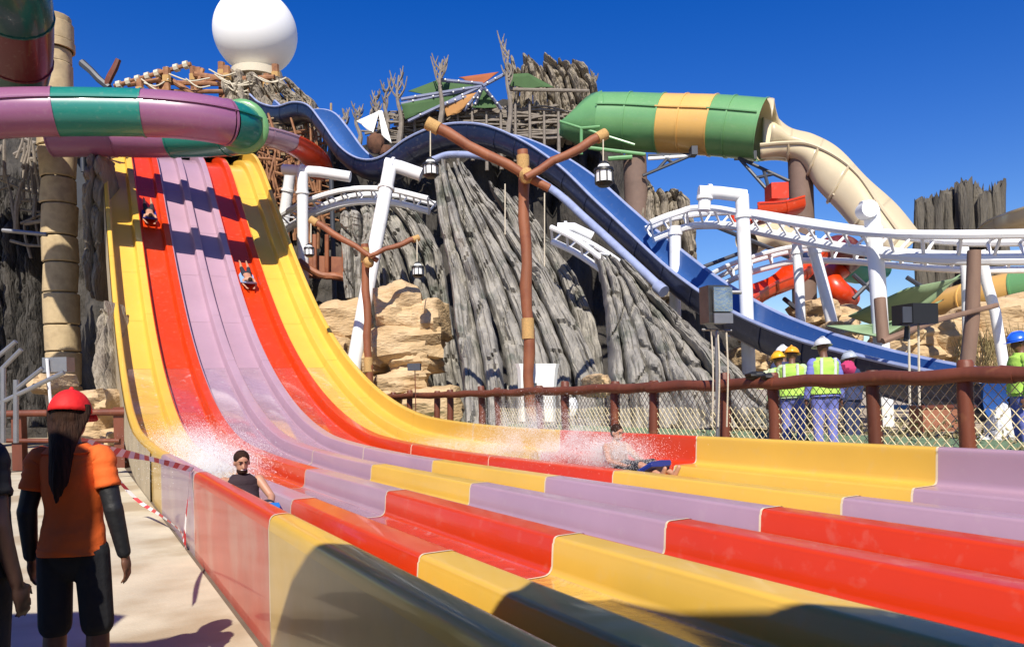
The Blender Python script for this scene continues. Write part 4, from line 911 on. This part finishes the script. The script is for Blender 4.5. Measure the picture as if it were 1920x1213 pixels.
def person(label, loc, rz, pose=None, height=1.65, skin=SKIN, top=None, bottom=None, sleeve='short', legs='long', hair=None, long_hair=False, hat=None, vox=.014, face=False, girth=1.0, sleeve_mat=None, shoes=M_black, group=None, tilt=None, vest=None, cap=None, beard=False):
    j = {k: Vector(v) for k, v in STAND.items()}
    if pose:
        for k, v in pose.items(): j[k] = Vector(v)
    S = height / 1.70; R = Matrix.Rotation(rz, 4, 'Z') @ (tilt or Matrix.Identity(4)); T = Matrix.Translation(Vector(loc)) @ R @ Matrix.Scale(S, 4)
    t = thing('person', label, 'person', loc, group)
    def fin(mb): mb.v = [T @ p for p in mb.v]; return mb
    g = girth
    d_ = (j['neck'] - j['pel']).normalized(); hd = (j['head'] - j['neck']).normalized()
    yx = (j['shR'] - j['shL']).normalized(); fw = d_.cross(yx) * 1.0; fw = Vector((0, 0, 1)).cross(yx) if fw.length < .1 else -fw
    fw = yx.cross(d_) * -1; fw.normalize()
    if fw.dot(Vector((0, 1, 0))) < 0: fw = -fw
    fh = (fw - hd * fw.dot(hd)).normalized()
    MT = Matrix((yx, fw, d_)).transposed(); MH = Matrix((yx, (fw - hd * fw.dot(hd)).normalized(), hd)).transposed()
    def torso(mb, e=0.0, lo=-.12, shirt=False, yoke=True):
        sp = smooth_path([j['pel'] + (j['pel'] - j['waist']).normalized() * -lo, j['pel'], j['waist'], j['chest'], j['chest'].lerp(j['neck'], .62), j['neck'] + d_ * .01], 9 if shirt else 5); rows = []; N = len(sp) - 1; K = 48 if shirt else 24
        key = [(0, .120, .085), (.2, .150, .100), (.4, .134, .094), (.6, .160, .108), (.8, .150, .088), (.9, .105, .07), (1, .055, .055)]
        if shirt: key = [(0, .180, .128), (.2, .175, .122), (.4, .148, .104), (.6, .164, .112), (.8, .156, .094), (.92, .100, .072), (1, .07, .066)]
        for i, p in enumerate(sp):
            f = i / N
            for (a, x0, y0), (b_, x1, y1) in zip(key, key[1:]):
                if a <= f <= b_: q = (f - a) / (b_ - a); rx, ry = x0 + (x1 - x0) * q, y0 + (y1 - y0) * q
            gg = g if f < .85 else 1
            ax = (sp[min(N, i + 1)] - sp[max(0, i - 1)]).normalized(); fy = (fw - ax * fw.dot(ax)).normalized()
            row = []
            for k in range(K):
                a = 2 * math.pi * k / K; w = 0
                if shirt: w = (.010 * math.sin(a * 5 + 3 * math.sin(f * 9)) * max(0, .45 - f) + .007 * nz((math.cos(a) * 1.5, math.sin(a) * 1.5, f * 9), 1, g * 7) + .006 * abs(nz((math.cos(a) * 1.2 + f * 3, math.sin(a) * 1.2, f * 16), 1, 3)))
                row.append(p + yx * (rx * gg + e + w) * math.cos(a) + fy * (ry * gg + e + w) * math.sin(a) * (1.06 if f < .3 and math.sin(a) < 0 else 1))
            rows.append(row)
        mb.grid(rows, close=True); o_ = len(mb.v); mb.f += [list(range(o_ - K, o_))]; mb.m += [0]
        if not shirt: st_ = o_ - K * len(rows); mb.f += [list(range(st_, st_ + K))[::-1]]; mb.m += [0]
        for e_ in ('LR' if yoke else ''):
            mb.capsule(j['neck'] - d_ * .055, j['sh' + e_] - d_ * .008, (.05 if not top else .036) + e, (.056 if not top else .044) + e, 12)
    mb = MB(); torso(mb); mb.capsule(j['neck'] - hd * .03, j['neck'].lerp(j['head'], .6), .055, .05, 12)
    hc = j['head']
    mb.ball(hc + hd * .03 - fh * .008, .074, .093, .088, 20, M=MH); mb.ball(hc - hd * .035 + fh * .018, .058, .072, .075, 18, M=MH)
    mb.capsule(hc + fh * .085 + hd * .01, hc + fh * .103 - hd * .022, .011, .015, 8)
    for s_ in (-1, 1): mb.ball(hc + yx * s_ * .077 - hd * .005, .012, .02, .03, 8, M=MH)
    for s_, e_ in ((-1, 'L'), (1, 'R')):
        mb.capsule(j['sh' + e_], j['el' + e_], (.052 if not top or sleeve == 'none' else .044) * g, .04, 12); mb.capsule(j['el' + e_], j['wr' + e_], .041, .027, 12)
        hand(mb, j['wr' + e_], j['ha' + e_], s_)
        mb.capsule(j['hi' + e_], j['kn' + e_], .086 * g, .056, 14); mb.capsule(j['kn' + e_], j['kn' + e_].lerp(j['an' + e_], .35), .054, .056, 14); mb.capsule(j['kn' + e_].lerp(j['an' + e_], .35), j['an' + e_], .054, .034, 14)
        mb.capsule(j['an' + e_] - Vector((0, 0, .03)), j['to' + e_], .04, .03, 10)
    o = remesh(fin(mb).build('body', skin, t, True, 180), vox, 3)
    if top:
        mb = MB(); torso(mb, .012, -.06, True, False)
        for e_ in ('LR' if sleeve != 'none' else ''):
            sh, el, wr = j['sh' + e_], j['el' + e_], j['wr' + e_]; inn = j['neck'].lerp(sh, .35) - d_ * .052
            pts = smooth_path([inn, sh - d_ * .012, sh.lerp(el, .3), sh.lerp(el, .62)] + ([el, el.lerp(wr, .5), wr] if sleeve == 'long' else []), 5); M_ = len(pts)
            rad = [.050, .062, .058, .060] + ([.052, .046, .042] if sleeve == 'long' else []); st = len(mb.v)
            mb.tube(pts, lambda k: (rad[min(len(rad) - 1, k // 5)] + (rad[min(len(rad) - 1, k // 5 + 1)] - rad[min(len(rad) - 1, k // 5)]) * (k % 5) / 5) * (1 + .05 * math.sin(k * 1.9)), 16, caps=False, wob=.06)
        o = fin(mb).build('shirt', top, t, True, 70); o.modifiers.new('Solidify', 'SOLIDIFY').thickness = .004
    if sleeve_mat:
        for e_ in 'LR':
            mb = MB(); mb.capsule(j['sh' + e_].lerp(j['el' + e_], .5), j['el' + e_], .050, .044, 12); mb.capsule(j['el' + e_], j['wr' + e_] - (j['wr' + e_] - j['el' + e_]) * .04, .047, .034, 12)
            remesh(fin(mb).build('arm_sleeve', sleeve_mat, t, True, 180), vox * .8, 2)
    if vest:
        mb = MB(); torso(mb, .026, -.02, True, False); o = fin(mb).build('safety_vest', vest[0], t, True, 70); o.modifiers.new('Solidify', 'SOLIDIFY').thickness = .006
        for s_ in (-1, 1):
            mb = MB(); pts = [j['chest'] + yx * s_ * .09 * g + fw * q * .14 + d_ * .14 for q in (-1,)] + [j['waist'] + yx * s_ * .09 * g - fw * .135]
            mb.tube(pts, .022, 6, flat=.5); fin(mb).build('reflective_strip', vest[1], t)
    if bottom:
        mb = MB(); mb.ball(j['pel'] - d_ * .03, .160 * g, .124 * g, .17, 18, M=MT)
        for e_ in 'LR':
            end = j['kn' + e_] if legs != 'short' else j['hi' + e_].lerp(j['kn' + e_], .93)
            mb.capsule(j['hi' + e_], end, .100 * g, .078, 14)
            if legs == 'long': mb.capsule(j['kn' + e_], j['an' + e_], .072, .058, 14)
        remesh(fin(mb).build('shorts' if legs == 'short' else 'trousers', bottom, t, True, 180), vox, 3)
    if shoes and not pose:
        for e_ in 'LR':
            mb = MB(); mb.capsule(j['an' + e_] - Vector((0, .03, .045)), j['to' + e_], .048, .04, 10); mb.build; fin(mb).build('shoe', shoes, t)
    if hair:
        mb = MB(); mb.ball(hc + hd * .045 - fh * .02, .083, .095, .085, 20, M=MH); mb.ball(hc - fh * .04, .076, .065, .08, 16, M=MH)
        if long_hair:
            n = 17
            for k in range(n):
                q = (k - (n - 1) / 2) / ((n - 1) / 2); a = hc - fh * (.085 - .055 * abs(q)) + yx * q * .088
                b_ = Vector((q * .052, -.118 + .04 * abs(q) ** 2, 1.42)); c_ = Vector((q * .040 + .005 * math.sin(k * 3), -.150 + .03 * abs(q), 1.25)); e_ = Vector((q * .024, -.150 + .02 * abs(q), 1.16 + .08 * abs(q) + .03 * math.sin(k * 2.3)))
                pts = smooth_path([a + hd * .06, a, b_, c_, e_], 4); mb.tube(pts, [.019 - .013 * (i / (len(pts) - 1)) ** 1.5 for i in range(len(pts))], 7)
        remesh(fin(mb).build('hair', hair, t, True, 180), vox * .8, 1)
    if cap:
        mb = MB(); rows = []
        for q in range(9):
            th = math.pi / 2 * q / 8; rows.append([hc + MH @ Vector((.097 * math.cos(th) * math.cos(a), -.012 + .113 * math.cos(th) * math.sin(a), .025 + .118 * math.sin(th))) for a in [2 * math.pi * i / 24 for i in range(24)]])
        mb.grid(rows, close=True); mb.mi = 0
        o = fin(mb).build('cap_crown', cap, t, True, 180); crown = o; o.modifiers.new('Solidify', 'SOLIDIFY').thickness = .004
        mb = MB(); rows = []
        for q in (0, .5, 1): rows.append([hc + MH @ Vector((.085 * math.sin(a) * (1 - .1 * q), .085 + .03 * math.cos(a) + .075 * q * math.cos(a * .8), .03 - .02 * q)) for a in [-1.2 + 2.4 * i / 10 for i in range(11)]])
        mb.grid(rows); o = fin(mb).build('cap_peak', cap, crown); o.modifiers.new('Solidify', 'SOLIDIFY').thickness = .005
        mb = MB(); mb.ball(hc + MH @ Vector((0, -.012, .145)), .012, n=8); fin(mb).build('cap_button', cap, crown)
    if hat:
        mb = MB(); rows = []
        for q in range(9):
            th = math.pi / 2 * q / 8; rows.append([hc + MH @ Vector((.115 * math.cos(th) * math.cos(a), .135 * math.cos(th) * math.sin(a), .035 + .115 * math.sin(th))) for a in [2 * math.pi * i / 20 for i in range(20)]])
        mb.grid(rows, close=True); o = fin(mb).build('hard_hat', hat, t, True, 180); crown = o; o.modifiers.new('Solidify', 'SOLIDIFY').thickness = .004
        mb = MB(); mb.grid([[hc + MH @ Vector((r1 * .115 * math.cos(a), r1 * .135 * math.sin(a) + (.03 if math.sin(a) > .3 and r1 > 1.05 else 0), .035 - z_)) for a in [2 * math.pi * i / 20 for i in range(20)]] for r1, z_ in ((1.0, 0), (1.13, .008))], close=True)
        o = fin(mb).build('hat_brim', hat, crown, True, 180); o.modifiers.new('Solidify', 'SOLIDIFY').thickness = .004
        mb = MB(); mb.tube(smooth_path([hc + MH @ Vector((0, y_, z_)) for y_, z_ in ((-.12, .09), (-.06, .148), (0, .158), (.06, .148), (.12, .09))], 4), .012, 6); fin(mb).build('hat_ridge', hat, crown)
    if beard:
        mb = MB(); mb.ball(hc - hd * .075 + fh * .035, .057, .062, .042, 14, M=MH); fin(mb).build('beard', HAIR, t)
    if face:
        for s_ in (-1, 1):
            mb = MB(); mb.ball(hc + fh * .083 + yx * s_ * .03 + hd * .022, .010, .006, .006, 8, M=MH); fin(mb).build('eye', M_black, t)
            mb = MB(); mb.capsule(hc + fh * .09 + yx * s_ * .014 + hd * .04, hc + fh * .083 + yx * s_ * .045 + hd * .042, .006, .005, 6); fin(mb).build('eyebrow', HAIR, t)
        mb = MB(); mb.capsule(hc + fh * .088 - yx * .02 - hd * .048, hc + fh * .088 + yx * .02 - hd * .048, .006, .006, 8); fin(mb).build('mouth', mat('teeth', (.7, .6, .55), .4, .05), t)
    return t
p = P(130, 765, 3.8)
person('woman in a red cap and orange shirt seen from behind, dark hair to her waist', (p.x, 3.8, 0), .06, height=1.65, skin=SKIND, top=cloth('orange', (.80, .13, .015)), bottom=cloth('black', (.012, .012, .014)), legs='short', hair=HAIR, long_hair=True, cap=cloth('red_cap', (.72, .01, .01), .7), sleeve='short', sleeve_mat=cloth('black_sleeve', (.01, .01, .012), .6), vox=.008, girth=.84,
       pose=dict(shL=(-.15, 0, 1.37), shR=(.15, 0, 1.37), elL=(-.205, -.03, 1.1), wrL=(-.22, .02, .86), haL=(-.222, .04, .78), elR=(.215, -.03, 1.1), wrR=(.245, .01, .86), haR=(.25, .03, .78)))
p = P(-78, 765, 3.2)
person('person in black clothes cut off by the left edge of the photo', (p.x, 3.2, 0), -.3, height=1.72, skin=mat('dark_skin', (.05, .022, .014), .5, .12, 8, .05, 60), top=cloth('black_shirt', (.008, .008, .010)), bottom=MATS['cloth_black'], hair=HAIR, vox=.012, girth=1.2)
# rider leaving the first lane, sitting on a blue mat
RIDE = dict(pel=(0, 0, .13), waist=(0, -.12, .22), chest=(0, -.20, .36), neck=(0, -.20, .50), head=(0, -.16, .63), shL=(-.18, -.20, .44), shR=(.18, -.20, .44), elL=(-.27, -.04, .26), elR=(.27, -.04, .26), wrL=(-.2, .22, .2), wrR=(.2, .22, .2), haL=(-.16, .30, .18), haR=(.16, .30, .18),
            hiL=(-.09, .02, .12), hiR=(.09, .02, .12), knL=(-.14, .42, .22), knR=(.14, .42, .22), anL=(-.12, .80, .10), anR=(.12, .80, .10), toL=(-.13, .88, .2), toR=(.13, .88, .2))
def mat_board(p0, rz, col, label, tilt=None, L=1.25):
    t = thing('riding_mat', label, 'mat', p0); mb = MB(); T = Matrix.Translation(p0) @ Matrix.Rotation(rz, 4, 'Z') @ (tilt or Matrix.Identity(4)); rows = []
    for i in range(13):
        f = i / 12; y = -.45 + L * f; z_ = .05 + (.32 * max(0, f - .6) / .4 if f > .6 else 0) ** 1.0
        w = .28 * (1 - .35 * max(0, abs(2 * f - 1) - .7) / .3)
        rows.append([Vector((x * w, y, z_ + h)) for x, h in ((-1, 0), (-.93, .035), (0, .045), (.93, .035), (1, 0), (.93, -.035), (0, -.045), (-.93, -.035))])
    mb.grid(rows, close=True); mb.f += [list(range(8)), list(range(96, 104))[::-1]]; mb.m += [0, 0]
    mb.v = [T @ p for p in mb.v]; mb.build('foam', mat('foam_' + col, dict(blue=(.01, .20, .70), navy=(.01, .03, .22), pale=(.25, .40, .65))[col], .45, .1, 5, .05), t)
    for s_ in (-1, 1):
        mb = MB(); mb.tube(smooth_path([Vector((s_ * .15 - .05, .42, .1)), Vector((s_ * .15, .42, .16)), Vector((s_ * .15 + .05, .42, .1))], 5), .012, 6); mb.v = [T @ p for p in mb.v]; mb.build('handle', M_black, t)
RZ_R = math.atan2(-D.y, -D.x) - math.pi / 2
q = ST(8.6, 1.52, .17)
mat_board(q, RZ_R, 'blue', 'bright blue mat under the grinning rider in the near lane')
person('grinning bearded man with short dark hair riding the near lane', q + Vector((0, 0, .10)), RZ_R + .02, pose=RIDE, height=1.75, hair=HAIR, face=True, vox=.011, skin=SKIN, top=cloth('rash_vest', (.03, .015, .02)), bottom=cloth('dark_shorts', (.02, .02, .03)), legs='short', sleeve='none', beard=True, shoes=None)
q = ST(9.15, 7.0, .2)
mat_board(q, RZ_R, 'navy', 'dark blue mat under the rider in the far lane')
person('bare-chested rider hunched forward in the spray of the far lane', q + Vector((0, 0, .10)), RZ_R + .1, pose=RIDE, height=1.78, hair=HAIR, face=True, vox=.014, bottom=MATS['cloth_dark_shorts'], legs='short', shoes=None, girth=1.15)
# riders on the steep part lie head first down the slope
LIE = dict(pel=(0, -.1, .12), waist=(0, .1, .16), chest=(0, .3, .2), neck=(0, .44, .24), head=(0, .56, .3), shL=(-.18, .38, .2), shR=(.18, .38, .2), elL=(-.24, .58, .14), elR=(.24, .58, .14), wrL=(-.15, .76, .12), wrR=(.15, .76, .12), haL=(-.12, .82, .12), haR=(.12, .82, .12),
           hiL=(-.09, -.16, .12), hiR=(.09, -.16, .12), knL=(-.13, -.56, .12), knR=(.13, -.56, .12), anL=(-.12, -.95, .14), anR=(.12, -.95, .14), toL=(-.13, -1.08, .12), toR=(.13, -1.08, .12))
def steep(u, v, lane, label, ml, col, dz=0):
    best = None; s = 23
    while s < 42:
        t0 = 2.0 + 1.09 * lane - .42; w = panel_pt(s, t0, .02); r = P(u, v, w.y)
        e = abs(r.z - w.z)
        if best is None or e < best[0]: best = (e, s, w)
        s += .05
    _, s, w = best; z, tg = at_s(s); tl = Matrix.Rotation(-math.atan2(tg.z, tg.x), 4, 'X')
    mat_board(w, RZ_R, col, ml, tl, 1.2)
    person(label, w + Vector((0, 0, .05)), RZ_R, pose=LIE, height=1.75, hair=HAIR, vox=.02, bottom=MATS['cloth_dark_shorts'], legs='short', shoes=None, tilt=tl, top=None)
steep(285, 405, 1, 'rider lying head first high up on the left red lane', 'dark blue mat high on the left red lane', 'navy')
steep(461, 525, 4, 'rider lying head first halfway down the right red lane', 'pale blue mat halfway down the right red lane', 'pale')
# workers behind the fence
HV = cloth('hi_vis_lime', (.42, .68, .10)); HVS = mat('silver_strip', (.65, .66, .62), .3, .1)
BLUEW = cloth('work_blue', (.16, .18, .50)); NAVY = cloth('navy', (.03, .04, .10)); MAG = cloth('magenta_scarf', (.45, .03, .12))
def wat(u, vtop, Y, **k):
    p = P(u, vtop, Y); h = p.z - .47; return dict(loc=(p.x, Y, .47), height=max(1.5, min(1.9, h)))
for (u, vt, Y, lab, hatc, tp, bt, vs, rz) in (
    (1543, 634, 11.7, 'worker in a white hard hat and lime vest, blue trousers, seen from behind', (.62, .62, .62), BLUEW, BLUEW, 1, .1),
    (1484, 650, 12.9, 'worker in an orange hard hat and lime vest leaning on the fence', (.85, .36, .02), cloth('pale_green', (.42, .55, .30)), BLUEW, 1, -.5),
    (1460, 660, 13.6, 'worker in a yellow orange hard hat half hidden behind his neighbour', (.88, .45, .02), MATS['cloth_pale_green'], BLUEW, 1, .5),
    (1468, 645, 14.9, 'worker in a white hard hat at the back of the group', (.8, .8, .8), NAVY, NAVY, 0, .2),
    (1594, 660, 13.0, 'worker in a grey hard hat and magenta scarf at the right of the group', (.40, .44, .50), NAVY, NAVY, 0, .6),
    (1912, 624, 10.6, 'worker in a blue hard hat and lime vest at the right edge', (.02, .12, .62), HV, BLUEW, 1, 1.3)):
    w = wat(u, vt, Y); person(lab, w['loc'], rz, height=w['height'], skin=SKIND, top=tp, bottom=bt, sleeve='long', hat=mat('hat_%02d%02d%02d' % tuple(int(x * 99) for x in hatc), hatc, .3, .05), vest=(HV, HVS) if vs else None, vox=.016, girth=1.12, group='construction workers behind the fence')
p = P(1590, 700, 12.8); mb = MB(); mb.ball(P(1590, 690, 12.85), .13, .12, .12, 14, wob=.3); tag(mb.build('scarf', MAG, None), 'magenta scarf round the neck of the grey helmet worker', 'scarf')
mb = MB(); mb.ball(onfence(1430, 704) - CR * .12, .16, .1, .06, 14, wob=.4); mb.ball(onfence(1452, 706) - CR * .14, .1, .1, .05, 12, wob=.4); tag(mb.build('work_gloves', M_black, None), 'black jacket and gloves draped over the fence rail', 'jacket')

# ------------------------------------------------------------ spray
rs = random.Random(23)
M_drop = mat('spray_drop', (.93, .92, .91), .3, .03, 5, 0); M_drop.node_tree.nodes['Principled BSDF'].inputs['Alpha'].default_value = 1
TET = [Vector(q) for q in ((0, 0, 1), (.94, 0, -.33), (-.47, .82, -.33), (-.47, -.82, -.33))]
def spray(label, puffs, n, floor):
    """thousands of droplets gathered in drifting puffs: (centre, length, width, height, weight)"""
    mb = MB(); tot = sum(p[4] for p in puffs)
    for c, sx, sy, sz, w in puffs:
        for k in range(int(n * w / tot)):
            p = c + D * rs.gauss(0, sx) + CR * rs.gauss(0, sy) + Vector((0, 0, rs.gauss(0, sz)))
            if nz(p, 1.7, 4) + .5 * nz(p, 4.5, 9) < rs.uniform(-.45, .2): continue
            if p.z < floor: p.z = floor + rs.uniform(0, .2)
            r = rs.choice((.0015, .002, .0025, .003, .004)) if rs.random() < .995 else .008
            r *= 1.3; mb.add([p + q * r for q in TET], [(0, 1, 2), (0, 2, 3), (0, 3, 1), (3, 2, 1)])
    o = mb.build('water_spray', M_drop, None, True, 180, kind='stuff'); tag(o, label, 'water spray')
def onlane(u, v, t):
    r = P(u, v, 1.0) - Vector((0, 0, CAMH)); k = t / (r.x * CR.x + r.y * CR.y); return Vector((0, 0, CAMH)) + r * k
spray('white droplets thrown up behind the grinning rider',
      [(onlane(380, 850, 1.7), .9, .3, .22, 3), (onlane(425, 868, 1.7), .5, .25, .16, 2), (onlane(340, 830, 1.8), 1.5, .35, .2, 2), (onlane(400, 885, 1.5), .4, .15, .12, 1)], 120000, .24)
spray('white droplets thrown up behind the far lane rider',
      [(onlane(1000, 815, 7.0), .8, .22, .26, 4), (onlane(950, 835, 7.0), 1.0, .25, .17, 2), (onlane(1080, 845, 6.9), .7, .22, .15, 4), (onlane(1150, 850, 6.9), .35, .2, .14, 2), (onlane(860, 838, 7.0), 1.4, .25, .1, 1), (onlane(1045, 800, 7.1), .5, .2, .2, 1)], 230000, .24)

# ------------------------------------------------------------ unseen shade canopies and wall added round the viewer to block light
def canopy(label, outline, z, poles):
    t = thing('unseen_shade_canopy', label, 'canopy', (outline[0][0], outline[0][1], 0)); mb = MB(); mb.poly([Vector((x, y, z)) for x, y in outline], .04, Vector((0, 0, 1))); mb.build('canvas', M_sail['tan'], t, False)
    for x, y in poles: mb = MB(); mb.tube([(x, y, -.1), (x, y, z - .05)], .05, 8); mb.build('pole', M_grey, t)
canopy('unseen tan canopy added to shade the walkway, edged like shadows of bystanders', [(-9, -13), (-2.13, -13), (-2.13, .93), (-2.36, 1.0), (-2.6, .84), (-2.95, .86), (-3.05, 1.5), (-3.4, 1.65), (-9, 1.6)], 4.0, [(-2.4, -3), (-8, -3), (-8, 1.2)])  # added canopy; its edge imitates shadows cast by people
canopy('unseen tan canopy shaped to cast the shadow over the near end of the slide', [(-1.75, -13), (2.2, -13), (2.0, -.5), (1.62, -.05), (1.2, .14), (.85, .55), (.5, 1.02), (.1, 1.0), (-.1, .5), (-.5, .3), (-.95, .42), (-1.35, .62), (-1.68, .55)], 4.0, [(-1.6, -3), (1.8, -3)])  # outline fitted to the shadow, stretched back to cut ambient light
canopy('wide unseen roof added behind the viewer to the right to cut fill light', [(2.3, -13), (16, -13), (16, -3.2), (2.3, -3.2)], 4.2, [(8, -4), (15, -4)])  # unseen roof added to darken the fill light near the viewer
t = thing('light_blocking_wall', 'unseen dark building wall behind the viewer', 'blocker', (0, -13.2, 0))  # unseen wall added to dim ambient light from behind
for k in range(14):
    mb = MB(); mb.box((-12 + k * 2.3, -13.2, 2.2), 2.26, .25, 4.6); mb.build('wall_panel', mat('dark_wall', (.06, .045, .035), .9, .3, 2, .2), t, False)
print('meshes', len([o for o in COL.objects if o.type == 'MESH']))
